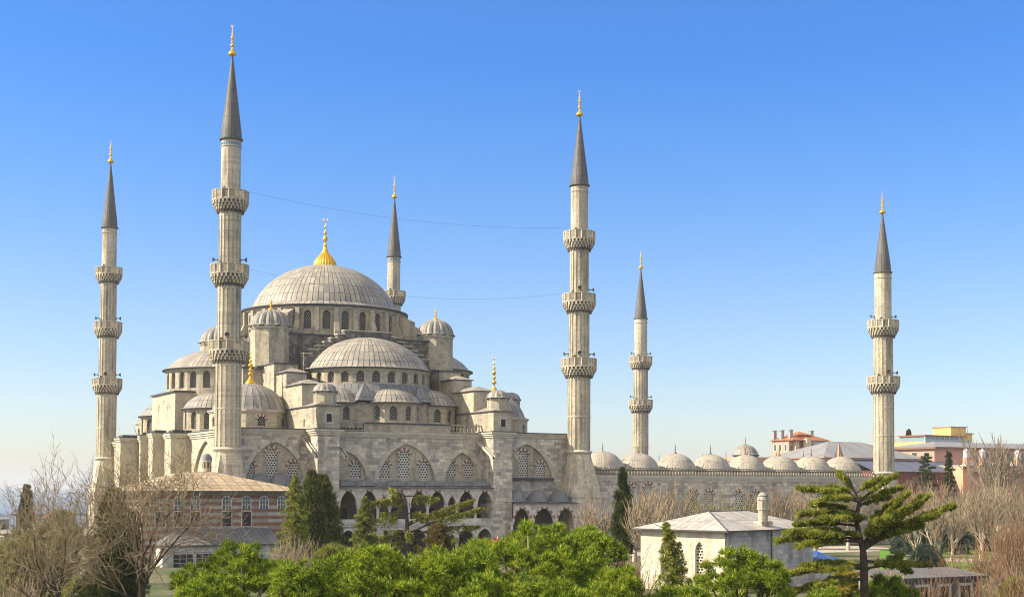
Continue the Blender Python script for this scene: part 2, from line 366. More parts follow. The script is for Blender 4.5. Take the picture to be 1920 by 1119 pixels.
def cornice(mb,pts,z,h=.6,out=.35,m=0,closed=False,steps=2):
    """stepped moulding along a polyline of (x,y); outward = right-hand normal of the direction"""
    n=len(pts)
    for s_ in range(steps):
        o=out*(s_+1)/steps; z0=z-h+h*s_/steps; z1=z-h+h*(s_+1)/steps
        P=[Vector(p) for p in pts]; off=[]
        for i in range(n):
            if closed: d0=(P[i]-P[i-1]).normalized(); d1=(P[(i+1)%n]-P[i]).normalized()
            else:
                d0=(P[i]-P[i-1]).normalized() if i>0 else (P[1]-P[0]).normalized()
                d1=(P[i+1]-P[i]).normalized() if i<n-1 else d0
            n0=Vector((d0.y,-d0.x)); n1=Vector((d1.y,-d1.x)); b=(n0+n1); k=b.dot(n0); b=b/k if abs(k)>.2 else n0
            off.append(P[i]+b*o)
        v=[]
        for p,q in zip(P,off): v+= [(p.x,p.y,z0),(q.x,q.y,z0),(q.x,q.y,z1),(p.x,p.y,z1)]
        F=[]
        for i in range(n if closed else n-1):
            a=4*i; b=4*((i+1)%n)
            F+=[(a+1,b+1,b+2,a+2),(a+2,b+2,b+3,a+3),(a,b,b+1,a+1)]
        if not closed: F+=[(0,1,2,3),(4*(n-1)+3,4*(n-1)+2,4*(n-1)+1,4*(n-1))]
        mb.add(v,F,m)
def ring(cx,cy,R,n,a0,a1): return [(cx+R*math.cos(a0+(a1-a0)*i/n),cy+R*math.sin(a0+(a1-a0)*i/n)) for i in range(n+1)]
def drum(name,cx,cy,R,n,a0,a1,z0,z1,parent,wsel,ww,wz0,wzs,wz1,wall=ST_MAIN,vous=0,depth=.35,mat=None,corn=.45,recess=True,label=None):
    """polygonal drum facet by facet, each chosen facet pierced by a real arched opening with its own window"""
    pts=ring(cx,cy,R,n,a0,a1); mb=MB(); wins=[]
    for i in range(n):
        P,Q=pts[i],pts[i+1]; L=math.hypot(Q[0]-P[0],Q[1]-P[1])
        if wsel(i):
            u0,u1=L/2-ww/2,L/2+ww/2
            mb.wall(P,Q,rect(0,L,z0,z1),[arch(u0,u1,wz0,wzs,wz1)],depth,0); wins.append((P,Q,u0,u1))
        else: mb.wall(P,Q,rect(0,L,z0,z1),(),0,0)
    full=abs(a1-a0-2*math.pi)<1e-6
    cornice(mb,pts[:-1] if full else pts,z1,corn,.3,1,closed=full)
    ob=mb.build(name,[wall,ST_MOULD],parent)
    for P,Q,u0,u1 in wins: win(ob,P,Q,u0,u1,wz0,wzs,wz1,-depth+.02,mat or LATF,vous,.4)
    return ob
def hip(mb,x0,x1,y0,y1,z0,rise,ov=.3,m=0,me=1,t=.12):
    x0-=ov;x1+=ov;y0-=ov;y1+=ov
    w=x1-x0;d=y1-y0;k=min(w,d)/2
    if w>d: r=[(x0+k,(y0+y1)/2),(x1-k,(y0+y1)/2)]
    else: r=[((x0+x1)/2,y0+k),((x0+x1)/2,y1-k)]
    v=[(x0,y0,z0+t),(x1,y0,z0+t),(x1,y1,z0+t),(x0,y1,z0+t),(r[0][0],r[0][1],z0+t+rise),(r[1][0],r[1][1],z0+t+rise)]
    if w>d: F=[(0,1,5,4),(1,2,5),(2,3,4,5),(3,0,4)]
    else: F=[(0,1,4),(1,2,5,4),(2,3,5),(3,0,4,5)]
    mb.add(v,F,m)
    v=[(x0,y0,z0),(x1,y0,z0),(x1,y1,z0),(x0,y1,z0)]+v[:4]
    mb.add(v,[(0,1,5,4),(1,2,6,5),(2,3,7,6),(3,0,4,7),(3,2,1,0)],me)
# ------------------------------------------------------------------ the mosque
L_=59.38; W_=79.76; XC=L_/2; YC=W_/2
WY=1.5; PF=-2.8                     # facade wall plane, pier front plane
mosque=empty('mosque',(XC,YC,0),'large grey stone mosque with cascading lead domes between the four tall three balcony minarets','mosque')
zr=zat(806,8,WY)                    # main roof level / cornice top
zdb=zat(577,XC,YC); zda=zat(498,XC,YC)
# main dome and drum
RD=12.9; RDR=14.4; zring=zat(571,XC+3,YC-12.5)
dome(XC,YC,RD,zring,zda,mosque,84,'main_dome',seg=168,nlat=20,lip=.0,label='large ribbed lead dome crowning the mosque')
mb=MB(); zdt=zring-.15
mb.lathe(XC,YC,[(RDR+.55,zdt-.55),(RDR+.55,zdt-.4),(RD-.1,zring+.25)],84,0,pan=84*.5); mb.lathe(XC,YC,[(RDR-.1,zdt-.75),(RDR+.58,zdt-.7),(RDR+.58,zdt-.38)],84,1)
mb.build('dome_skirt',[LEAD,EDGE],mosque,smooth=True)
zd0=zat(628,XC,YC-14); zw0=zat(619,XC,YC-14.2); zw1=zat(583,XC,YC-14.2)
dr=drum('dome_drum',XC,YC,RDR,28,0,2*math.pi,zd0-1.5,zdt-.55,mosque,lambda i:True,1.3,zw0,zw1-.75,zw1,wall=ST_MAIN,mat=LATF,depth=.5)
mb=MB()
for i in range(28):
    a=2*math.pi*(i)/28; d=Vector((math.cos(a),math.sin(a))); t=Vector((-d.y,d.x)); big=i%7==0
    for (r0,r1,w,zt) in (((RDR-.3,RDR+.55,.38,zdt-1.0),)):
        p=[Vector((XC,YC))+d*r0-t*w,Vector((XC,YC))+d*r1-t*w,Vector((XC,YC))+d*r1+t*w,Vector((XC,YC))+d*r0+t*w]
        mb.prism([(q.x,q.y) for q in p],zd0-1.4,zt)
    # low outer buttress
    if i%2==0:
        p=[Vector((XC,YC))+d*(RDR+.5)-t*.45,Vector((XC,YC))+d*(RDR+1.5)-t*.45,Vector((XC,YC))+d*(RDR+1.5)+t*.45,Vector((XC,YC))+d*(RDR+.5)+t*.45]
        mb.prism([(q.x,q.y) for q in p],zd0-1.4,zd0+1.0,zt=[zd0+2.3,zd0+.4,zd0+.4,zd0+2.3])
mb.build('drum_buttress',[ST_MAIN],mosque)
# four flying buttresses on the diagonals
for k in range(4):
    a=math.pi/4+k*math.pi/2; d=Vector((math.cos(a),math.sin(a),0)); t=Vector((-d.y,d.x,0)); c=Vector((XC,YC,0)); mb=MB()
    z0=zd0-2.5; prof=[(RDR-.2,z0),(RDR+5.2,z0),(RDR+5.2,zdt-4.6),(RDR+2.6,zdt-2.9),(RDR+2.6,zdt-2.2),(RDR-.2,zdt-1.0)]
    v=[c+d*r-t*.95+Vector((0,0,z)) for r,z in prof]+[c+d*r+t*.95+Vector((0,0,z)) for r,z in prof]; n=len(prof)
    mb.add(v,[tuple(range(n)),tuple(range(2*n-1,n-1,-1))]+[(i,n+i,n+(i+1)%n,(i+1)%n) for i in range(n)])
    mb.build('flying_buttress',[ST_MAIN],mosque)
finial(XC,YC,zda-.25,zat(413,XC,YC)-zda,2.0,mosque,bulb=1.0,name='gold_finial')['label']='tall gilded finial with a fluted bulb base on the main dome'
mb=MB(); h=zat(468,XC,YC)-zda
mb.lathe(XC,YC,[(1.85,zda-.35),(1.9,zda),(1.75,zda+h*.2),(1.35,zda+h*.45),(.8,zda+h*.7),(.4,zda+h*.92),(.25,zda+h*1.2)],96,rib=.12,nrib=24); mb.build('finial_bulb',GOLD,mosque,smooth=True)
# base block of the dome
TB=15.0; z_b1=zat(629,XC-10,YC-TB); z_b0=zr-1
mb=MB()
BH=13.4
mb.box(XC-BH,XC+BH,YC-BH,YC+BH,z_b0,z_b1,0)
mb.box(XC-13,XC+13,YC-16.8,YC+16.8,z_b0,z_b1,0); mb.box(XC-13.1,XC+13.1,YC-17,YC+17,z_b1-.05,z_b1+.22,1,2); mb.box(XC-16.6,XC+16.6,YC-13,YC+13,z_b0,z_b1-.02,0)
mb.prism([(XC-BH-.3,YC-BH-.3),(XC+BH+.3,YC-BH-.3),(XC+BH+.3,YC+BH+.3),(XC-BH-.3,YC+BH+.3)],z_b1,z_b1+.25,1,2)
mb.build('dome_base',[ST_DARK,EDGE,LEADD],mosque)  # dark stone puts the shade of this recessed wall into its colour
# weight turrets
def turret(x,y,r,ye,yd,yf,yb,label=None):
    ze=zat(ye,x,y); za=zat(yd,x,y); zf=zat(yf,x,y); zb=zat(yb,x,y)
    mb=MB(); pts=ring(x,y,r,8,R_(22.5),R_(382.5))[:-1]; mb.prism(pts,zb-9,ze,0)
    cornice(mb,pts,ze,.5,.3,1,closed=True); mb.box(x-r*1.02,x+r*1.02,y-r*1.02,y+r*1.02,zb-.35,zb,2)
    t=mb.build('weight_turret',[ST_MAIN,ST_MOULD,EDGE],mosque)
    if label: t['label']=label
    dome(x,y,r*.93,ze,za,t,16,'turret_dome',LEADR,seg=128,nlat=10,rib=.13,lip=.3); finial(x,y,za-.1,zf-za,1.0,t)
turret(XC-TB,YC-TB,3.35,613,580,557,690); turret(XC+TB,YC-TB,3.05,629.5,598.5,575,696)
turret(XC-TB,YC+TB,3.3,644,613,594,700); turret(XC+TB,YC+TB,3.0,650,622,602,705)
# stepped arches + semidomes on the four sides, in a local frame (a along the side, b outwards from centre)
def frame(k):
    ang=[-90,180,90,0][k]; o=Vector((math.cos(R_(ang)),math.sin(R_(ang)),0)); al=Vector((-o.y,o.x,0))
    return lambda a,b,z: (XC+al.x*a+o.x*b, YC+al.y*a+o.y*b, z)
YS=19.9; BS=YC-YS                   # semidome centre line
zs1=zat(623,XC-2,YS+1.2); zs0=zat(684,XC,YS)
def stepped(k,b0,b1):
    T=frame(k); mb=MB(); nst=7; half0=4.2; half1=11.2
    prof=[(-half1-.0,zs0-6)]
    for i in range(nst):
        a=half1+(half0-half1)*i/(nst-1); z=zs0+.6+(zs1-zs0-.6)*(i+1)/nst
        prof+=[(-a,prof[-1][1]),(-a,z)]
    prof+=[(-p[0],p[1]) for p in prof[::-1]]
    n=len(prof); v=[T(a,b1,z) for a,z in prof]+[T(a,b0,z) for a,z in prof]
    mb.add(v,[tuple(range(n)) if k in(0,1,2,3) else ()]+[tuple(range(2*n-1,n-1,-1))]+[(i,n+i,n+(i+1)%n,(i+1)%n) for i in range(n)],0)
    # lead covering strips on every step
    for i in range(n-1):
        a,b=prof[i],prof[i+1]
        if abs(a[1]-b[1])<1e-4 and abs(a[0]-b[0])>.01:
            lo,hi=min(a[0],b[0])-.12,max(a[0],b[0])+.12; z=a[1]
            q=[T(lo,b0,z),T(hi,b0,z),T(hi,b1+.15,z),T(lo,b1+.15,z)]; q2=[(x,y,z+.16) for x,y,z in q]
            mb.add(q+q2,[(3,2,1,0),(4,5,6,7),(0,1,5,4),(1,2,6,5),(2,3,7,6),(3,0,4,7)],1)
    return mb.build('stepped_arch',[ST_DARK,ST_MOULD],mosque)  # arch faces take the dark stone as painted shade
def fixnormals(ob):
    import bmesh
    bm=bmesh.new(); bm.from_mesh(ob.data); bmesh.ops.recalc_face_normals(bm,faces=bm.faces); bm.to_mesh(ob.data); bm.free()
for k,(b0,b1) in enumerate(((BS-.7,BS+.6),(16.9,18.2),(BS-.7,BS+.6),(16.9,18.2))): fixnormals(stepped(k,b0,b1))
# front and back semidomes with 14-facet window drums
def semi(cx,cy,R,ang,ye,ya,ybase,nwin=13):
    """ang = outward direction"""
    fx,fy=cx+math.cos(ang)*R*.8,cy+math.sin(ang)*R*.8
    ze=zat(ye,XC,YS-R*.9) if abs(math.sin(ang))>.5 else zat(ye,cx,cy); za=zat(ya,XC,YS) if abs(math.sin(ang))>.5 else zat(ya,cx,cy)
    zb=zat(ybase,XC,YS-R*.9) if abs(math.sin(ang))>.5 else zat(ybase,cx,cy)
    hgt=ze-zb
    d=drum('semidome_drum',cx,cy,R,15,ang-R_(104),ang+R_(104),zb-1.2,ze-.1,mosque,lambda i:True,1.25,zb+.28*0+.35,ze-1.25,ze-.62,wall=ST_MAIN,mat=LATF,depth=.45,corn=.4)
    mb=MB(); mb.lathe(cx,cy,[(R*.9,ze-.12),(R+.62,ze-.22),(R+.62,ze-.02)],60,1,ang-R_(115),ang+R_(115)); pr=[(R+.6,ze-.05),(R+.6,ze-.0),(R+.3,ze+.14)]
    for i in range(15):
        pm=R_(70); t=pm*(1-i/14); pr.append((max(.05,(R-.1)*math.sin(t)/math.sin(pm)),ze+.2+(za-ze-.2)*(math.cos(t)-math.cos(pm))/(1-math.cos(pm))))
    mb.lathe(cx,cy,pr,120,0,ang-R_(115),ang+R_(115),pan=72*.5)
    mb.build('semidome',[LEAD,EDGE],mosque,smooth=True)
    return ze,zb
zse,zsb=semi(XC,YS,10.5,R_(-90),689.5,633.5,722)
semi(XC,W_-YS,10.5,R_(90),689.5,633.5,722)
XS=11.6
semi(XS,YC,10.0,R_(180),697,655,738)
semi(L_-XS,YC,10.0,R_(0),697,655,738)
# exedrae
zxe=zat(755,XC,7); zxa=zat(728,XC,10); zxb=zat(797,XC,6)
def exedra(cx,cy,R,ang,ze,za,zb,n=6,spr=95,mat=None,nm='exedra'):
    d=drum(nm+'_drum',cx,cy,R,n,ang-R_(spr),ang+R_(spr),zb-.5,ze,mosque,lambda i:True,1.15,zb+.75,ze-1.15,ze-.55,wall=ST_MAIN,mat=LATF,depth=.35,corn=.35)
    mb=MB(); mb.lathe(cx,cy,[(R*.9,ze-.1),(R+.5,ze-.18),(R+.5,ze-.0)],48,1); pr=[(R+.48,ze-.03),(R+.5,ze+.02),(R+.1,ze+.16)]
    for i in range(11):
        pm=R_(74); t=pm*(1-i/10); pr.append((max(.05,R*math.sin(t)/math.sin(pm)),ze+.18+(za-ze-.18)*(math.cos(t)-math.cos(pm))/(1-math.cos(pm))))
    mb.lathe(cx,cy,pr,72,0,0,2*math.pi,pan=36*.5)
    mb.build(nm+'_dome',[mat or LEAD,EDGE],mosque,smooth=True)
exedra(XC,10.2,5.0,R_(-90),zxe,zxa,zxb)
exedra(XC+8.1,13.6,5.0,R_(-45),zxe-.1,zxa+.3,zxb); exedra(XC-8.1,13.6,5.0,R_(-135),zxe-.1,zxa+.3,zxb)
exedra(XC,W_-10.2,5.0,R_(90),zxe,zxa,zxb)
# lead aprons between exedrae: conical skirt below the semidome drum, and small pyramids
mb=MB(); mb.lathe(XC,YS,[(13.2,zxe+.05),(12.2,zxe+.5),(10.7,zsb+.1)],60,0,R_(-185),R_(5),pan=60*.7)
for a in (-113,-67):
    a=R_(a); c=Vector((XC+12.2*math.cos(a),YS+12.2*math.sin(a)))
    q=[(c.x-1.9,c.y-1.6),(c.x+1.9,c.y-1.6),(c.x+1.6,c.y+1.9),(c.x-1.6,c.y+1.9)]
    mb.add([(x,y,zxe+.25) for x,y in q]+[(c.x,c.y+.5,zxe+3.2)],[(0,1,4),(1,2,4),(2,3,4),(3,0,4)],0)
mb.build('apron_roof',[LEADD],mosque)
mb=MB()                                         # wall band under the apron
pts=ring(XC,YS,13.0,14,R_(-176),R_(-4))
for i in range(14):
    P,Q=pts[i],pts[i+1]; mb.wall(P,Q,rect(0,math.hypot(Q[0]-P[0],Q[1]-P[1]),zxb-.5,zxe+.05),(),0,0)
mb.build('apron_wall',[ST_MAIN],mosque)
# ------------------------------------------------------------------ roofs, stepped buttress stacks, kiosks, corner domes
XL0,XL1,XR0,XR1=12.8,16.2,41.75,45.15       # pier faces left / right
XW=1.0; ZCOR=18.55
mb=MB(); v=[(XW,WY,zr),(L_-XW,WY,zr),(L_-XW,W_-WY,zr),(XW,W_-WY,zr)]
rz=[(8,9,zr+.55),(L_-8,9,zr+.55),(L_-8,W_-9,zr+.55),(8,W_-9,zr+.55)]
mb.add(v+rz,[(0,1,5,4),(1,2,6,5),(2,3,7,6),(3,0,4,7),(4,5,6,7)],0)
mb.build('flat_roof',[LEAD],mosque)
def stack(front, X0,X1, mir, kios=True):
    """pier and its stepped counterweights; front side (mir=1) or back side (mir=-1)"""
    Y=(lambda y:y) if mir==1 else (lambda y:W_-y)
    zA=zat(771,XR0,PF); mb=MB()
    mb.box(X0,X1,Y(PF),Y(6.5),ZCOR,zA,0); ob=None
    mb.box(X0+.05,X1-.05,Y(6.5),Y(11.8),ZCOR-1,zA-.1,0)
    hip(mb,X0,X1,min(Y(PF),Y(11.8)),max(Y(PF),Y(11.8)),zA,.75,.25,1,2)
    z2=zat(733,XR0,4.1); mb.box(X0+.02,X1-.02,Y(4.15),Y(11.5),zA-1,z2,0); hip(mb,X0,X1,min(Y(4.15),Y(11.5)),max(Y(4.15),Y(11.5)),z2,.8,.25,1,2)
    z1=zat(712,XR0,11.5); mb.box(X0+.04,X1-.04,Y(11.5),Y(22),zr-.5,z1,0); hip(mb,X0,X1,min(Y(11.5),Y(16)),max(Y(11.5),Y(16)),z1,.8,.25,1,2)
    z0=zat(697,XR0,17); mb.box(X0-.3,X1+.3,Y(16.4),Y(26),zr-.5,z0,0); mb.box(X0-.45,X1+.45,Y(16.2),Y(26),z0,z0+.2,2)
    ob=mb.build('counterweight_block',[ST_MAIN,LEAD,EDGE],mosque)
    # small window with white frame on the pier top, slit on the side
    if mir==1:
        mb=MB(); c=(X0+X1)/2; zw=ZCOR+1.0
        mb.box(c-.62,c+.62,PF-.07,PF+.02,zw-.15,zw+1.45,0); mb.box(c-.4,c+.4,PF-.09,PF+.0,zw+.05,zw+1.25,1)
        mb.build('window',[MARBLE,DARK],ob)
        mb=MB(); yy=3.1; mb.add([(X0-.02,yy+.22,ZCOR+.5),(X0-.02,yy-.22,ZCOR+.5),(X0-.02,yy-.22,ZCOR+1.5),(X0-.02,yy,ZCOR+1.85),(X0-.02,yy+.22,ZCOR+1.5)],[(0,1,2,3,4)],0); mb.build('slit_window',[DARK],ob)
    # kiosk with little ribbed dome
    if kios:
        c=(X0+X1)/2; yc=Y(-1.0); zk0=zA+.2; zk1=zat(745,XR0,-2.4)
        mb=MB(); pts=ring(c,yc,1.72,8,R_(22.5),R_(382.5))[:-1]; mb.prism(pts,zk0-.2,zk1,0); cornice(mb,pts,zk1,.3,.2,1,closed=True)
        k=mb.build('kiosk',[ST_MAIN,ST_MOULD],mosque)
        dome(c,yc,1.62,zk1,zat(730,XR0,-1),k,12,'kiosk_dome',LEADR,seg=72,nlat=8,rib=.09,lip=.25)
stack(0,XL0,XL1,1); stack(0,XR0,XR1,1); stack(0,XL0,XL1,-1); stack(0,XR0,XR1,-1)
# side (qibla / courtyard) counterweights
for xs,mx in ((0,1),(L_,-1)):
    for yc in (YC-TB,YC+TB):
        z1=zat(712,XR0,11.5); z0=zat(697,XR0,17); mb=MB(); f=lambda x: xs+mx*x
        mb.box(f(6.5),f(12),yc-1.7,yc+1.7,zr-.5,z1-3.2,0); hip(mb,min(f(6.5),f(12)),max(f(6.5),f(12)),yc-1.7,yc+1.7,z1-3.2,.7,.25,1,2)
        mb.box(f(9.5),f(17),yc-1.9,yc+1.9,zr-.5,z0-.3,0); mb.box(f(9.3),f(17),yc-2.1,yc+2.1,z0-.3,z0-.1,2)
        mb.build('counterweight_block',[ST_MAIN,LEAD,EDGE],mosque)
# corner domes
def corner(cx,cy,R,fin,a_first=22.5):
    ze=zat(768,8,10); za=zat(719,8,15)
    d=drum('corner_drum',cx,cy,R+.55,8,R_(22.5),R_(382.5),zr-.2,ze,mosque,lambda i:True,1.25,zr+.9,ze-1.6,ze-.95,wall=ST_MAIN,mat=LATF,vous=9,depth=.3,corn=.4)
    dm=dome(cx,cy,R,ze,za,mosque,28,'corner_dome',LEADR,seg=112,nlat=12,rib=.02,lip=.35)
    finial(cx,cy,za-.15,fin,1.6,dm)
corner(8.2,15.0,5.7,4.9); corner(L_-8.2,15.0,5.2,6.0); corner(8.2,W_-15,5.4,4.6); corner(L_-8.2,W_-15,5.4,4.6)
exedra(5.4,25.4,4.7,R_(180),zat(764,1,22),zat(736,5,25),zr,n=7,spr=110)
exedra(5.4,W_-25.4,4.7,R_(180),zat(764,1,22),zat(736,5,25),zr,n=7,spr=110)
# kiosk on the courtyard side
zk1=zat(749,58,22); mb=MB(); pts=ring(58.2,22.2,1.75,8,R_(22.5),R_(382.5))[:-1]; mb.prism(pts,zr-.5,zk1,0); cornice(mb,pts,zk1,.3,.2,1,closed=True)
mb.box(56.4,60,20.4,24.4,12,zat(779,58,20),0)
k=mb.build('kiosk',[ST_MAIN,ST_MOULD],mosque); dome(58.2,22.2,1.62,zk1,zat(735,58,22),k,12,'kiosk_dome',LEADR,seg=72,nlat=8,rib=.09,lip=.25)
# ------------------------------------------------------------------ the entrance front towards the camera
def wl(name,P,Q,outer,arches,wins,parent=None,recess=.38,wmat=None,wall=ST_GREY,tymp=ST_MAIN,ring_w=.75,vous=9,vw=.42):
    """wall P->Q; arches = recessed pointed blind arches; wins inside the tympanum"""
    mb=MB(); mb.wall(P,Q,outer,[arch(*a,n=10,pt=.22) for a in arches],recess,0)
    P2=Vector((P[0],P[1],0)); d=(Vector((Q[0],Q[1],0))-P2).normalized(); nn=Vector((d.y,-d.x,0))
    B=P2-nn*recess; B2=B+d
    for a in arches:
        hs=[arch(*w,n=6) for w in wins if a[0]-.2<(w[0]+w[1])/2<a[1]+.2]
        mb.wall(B,B2,rect(a[0]-.1,a[1]+.1,a[2]-.1,a[4]+.1),hs,.3,1)
        # wide flat voussoir band around the big arch
        u0,u1,zb,zs,zt=a; c=(u0+u1)/2;h=(u1-u0)/2;k=18
        def ap(t,e):
            x=math.cos(t); z=zs+(zt-zs)*(.78*math.sqrt(max(0,1-x*x))+.22*(1-abs(x))); dx=x*h;dz=z-zs+.4;L=math.hypot(dx,dz); return P2+d*(c+dx+dx/L*e)+Vector((0,0,z+dz/L*e))
        for i in range(k):
            t0=math.pi*i/k;t1=math.pi*(i+1)/k; q=[ap(t0,.02),ap(t0,ring_w),ap(t1,ring_w),ap(t1,.02)]
            mb.add([p+nn*.05 for p in q]+q,[(0,1,2,3),(1,5,6,2),(0,3,7,4)],2 if (i*7)%3 else 3)
    ob=mb.build(name,[wall,tymp,ST_MOULD,wall],parent or mosque)
    for w in wins: win(ob,(B.x,B.y),(B2.x,B2.y),*w,off=-.24,vous=vous,vw=vw,mat=wmat)
    return ob
Z=lambda py,px,Y=WY: onY(px,py,Y)[1]
Xp=lambda px,Y=WY,py=860: onY(px,py,Y)[0]
# left bay
x0,x1=XW,XL0
ar=(Xp(462)-x0,Xp(569)-x0,9.0,10.9,Z(828,515))
wn=lambda a,b,zt,zb=None: (Xp(a)-x0,Xp(b)-x0,Z(zb or 894,a),Z(zt,a)-.8,Z(zt,a))
wl('facade_wall',(x0,WY),(x1,WY),rect(0,x1-x0,-1,ZCOR),[ar],[wn(500,521.5,839),wn(459.5,480,864),wn(541,561,864)])
# middle bay
x0,x1=XL1,XR0; ZM=Z(793,760)
wl('facade_wall',(x0,WY),(x1,WY),rect(0,x1-x0,-1,ZCOR+.1),[(Xp(612)-x0 if Xp(612)>x0 else .02,Xp(687)-x0,9.6,11.2,Z(847,650)),(Xp(711)-x0,Xp(814.5)-x0,9.6,11.2,Z(832,764)),(Xp(835)-x0,Xp(898)-x0,9.6,11.0,Z(848.5,866))],
   [wn(659,678.5,864,896),wn(713,732.8,863,896),wn(749.5,770,843,896),wn(787,804.5,863,896),wn(838.5,856,864,896),wn(872,889.5,864,896)]+([wn(637.8,641,866,896)] if False else []))
# right bay
x0,x1=XR1,L_-XW
wl('facade_wall',(x0,WY),(x1,WY),rect(0,x1-x0,-1,ZCOR+.25),[(Xp(935)-x0 if Xp(935)>x0 else .02,Xp(1036)-x0,Z(896,1000),10.9,Z(832,985))],
   [wn(974,992.5,843),wn(1007,1023.5,865)])
mb=MB(); mb.box(XR1,Xp(1037),WY-.35,WY,Z(900,1000),Z(895.5,1000)); mb.build('sill_strip',[EDGE],mosque)
# raised central parapet, cornices
mb=MB(); xa,xb=Xp(682,py=793),Xp(845,py=793)
mb.box(xa,xb,WY-.12,WY+.8,ZCOR-.6,ZM-.25,0); mb.box(xa-.1,xb+.1,WY-.25,WY+.9,ZM-.25,ZM,1)
for (a,b,z) in ((XW-.1,XL0,ZCOR),(XR1,L_-XW,ZCOR+.25),(XL1,XR0,ZCOR-.1)):
    cornice(mb,[(a,WY),(b,WY)],z,.75,.42,2,steps=3)
mb.box(XW-.5,XL0,WY-.55,WY+.6,ZCOR,ZCOR+.14,3); mb.box(XR1,L_-XW,WY-.55,WY+.6,ZCOR+.25,ZCOR+.4,3)
mb.build('parapet',[ST_MAIN,EDGE,ST_MOULD,EDGE],mosque)
def balustrade(parent,P,Q,z0,z1,sp=.62,w=.3,name='balustrade',dz=0):
    P=Vector((*P,0));Q=Vector((*Q,0)); L=(Q-P).length; d=(Q-P)/L; nn=Vector((d.y,-d.x,0)); mb=MB()
    def bar(za,zb,w,sh=0):
        v=[]
        for z in (za,zb):
            for u,s_ in ((0,-w),(L,-w),(L,w),(0,w)): v.append(P+d*u-nn*s_+Vector((0,0,z+dz*u/L)))
        mb.add(v,[(0,1,5,4),(1,2,6,5),(2,3,7,6),(3,0,4,7),(4,5,6,7),(3,2,1,0)],0)
    bar(z0,z0+.16,w*.55); bar(z1-.16,z1,w*.62)
    n=int(L/sp)
    for i in range(n):
        u=(i+.5)*L/n; c=P+d*u; zz=dz*u/L; h=z1-z0-.32; z=z0+.16+zz
        prof=[(w*.36,z),(w*.2,z+h*.12),(w*.42,z+h*.35),(w*.2,z+h*.8),(w*.36,z+h)]
        if name=='balustrade': mb.lathe(c.x,c.y,prof,8)
    return mb.build(name,[BALU],parent,smooth=False)
balustrade(mosque,(XL1+.1,WY-.2),(xa,WY-.2),ZCOR+.05,ZM-.05); balustrade(mosque,(xb,WY-.2),(XR0-.1,WY-.2),ZCOR+.05,ZM-.05)
# piers
for i,(a,b) in enumerate(((XL0,XL1),(XR0,XR1))):
    mb=MB(); zc=ZCOR+(.0 if i==0 else .2)
    mb.box(a,b,PF,WY+.5,-1,zc,0); pts=[(a,WY),(a,PF),(b,PF),(b,WY)]
    cornice(mb,[(a,WY+.1),(a,PF),(b,PF),(b,WY+.1)],zc,.85,.5,1,steps=3)
    mb.box(a-.55,b+.55,PF-.55,WY,zc,zc+.13,2)
    zs=zat(940,b,PF); mb.box(a-.0,b+.12,PF-.12,WY,zs,zs+.2,1)
    mb.build('pier',[ST_GREY,ST_MOULD,EDGE],mosque)
    for sx,(x,s) in enumerate(((a-.55,-1),(b+.55,1))):       # sloping lead-lined water spouts
        za=zc-1.35; zb=za-2.75; m2=MB(); y0,y1=WY,PF-1.3
        for (o0,o1,mm,dz0,dz1) in ((-.3,.3,0,-.22,-.1),(-.3,-.18,0,-.1,.25),(.18,.3,0,-.1,.25),(-.18,.18,1,-.1,-.04)):
            vv=[(x+o0,y0,za+dz0),(x+o1,y0,za+dz0),(x+o1,y1,zb+dz0),(x+o0,y1,zb+dz0),(x+o0,y0,za+dz1),(x+o1,y0,za+dz1),(x+o1,y1,zb+dz1),(x+o0,y1,zb+dz1)]
            m2.add(vv,[(0,1,2,3),(7,6,5,4),(0,4,5,1),(1,5,6,2),(2,6,7,3),(3,7,4,0)],mm)
        m2.build('water_spout',[ST_MOULD,EDGE],mosque)
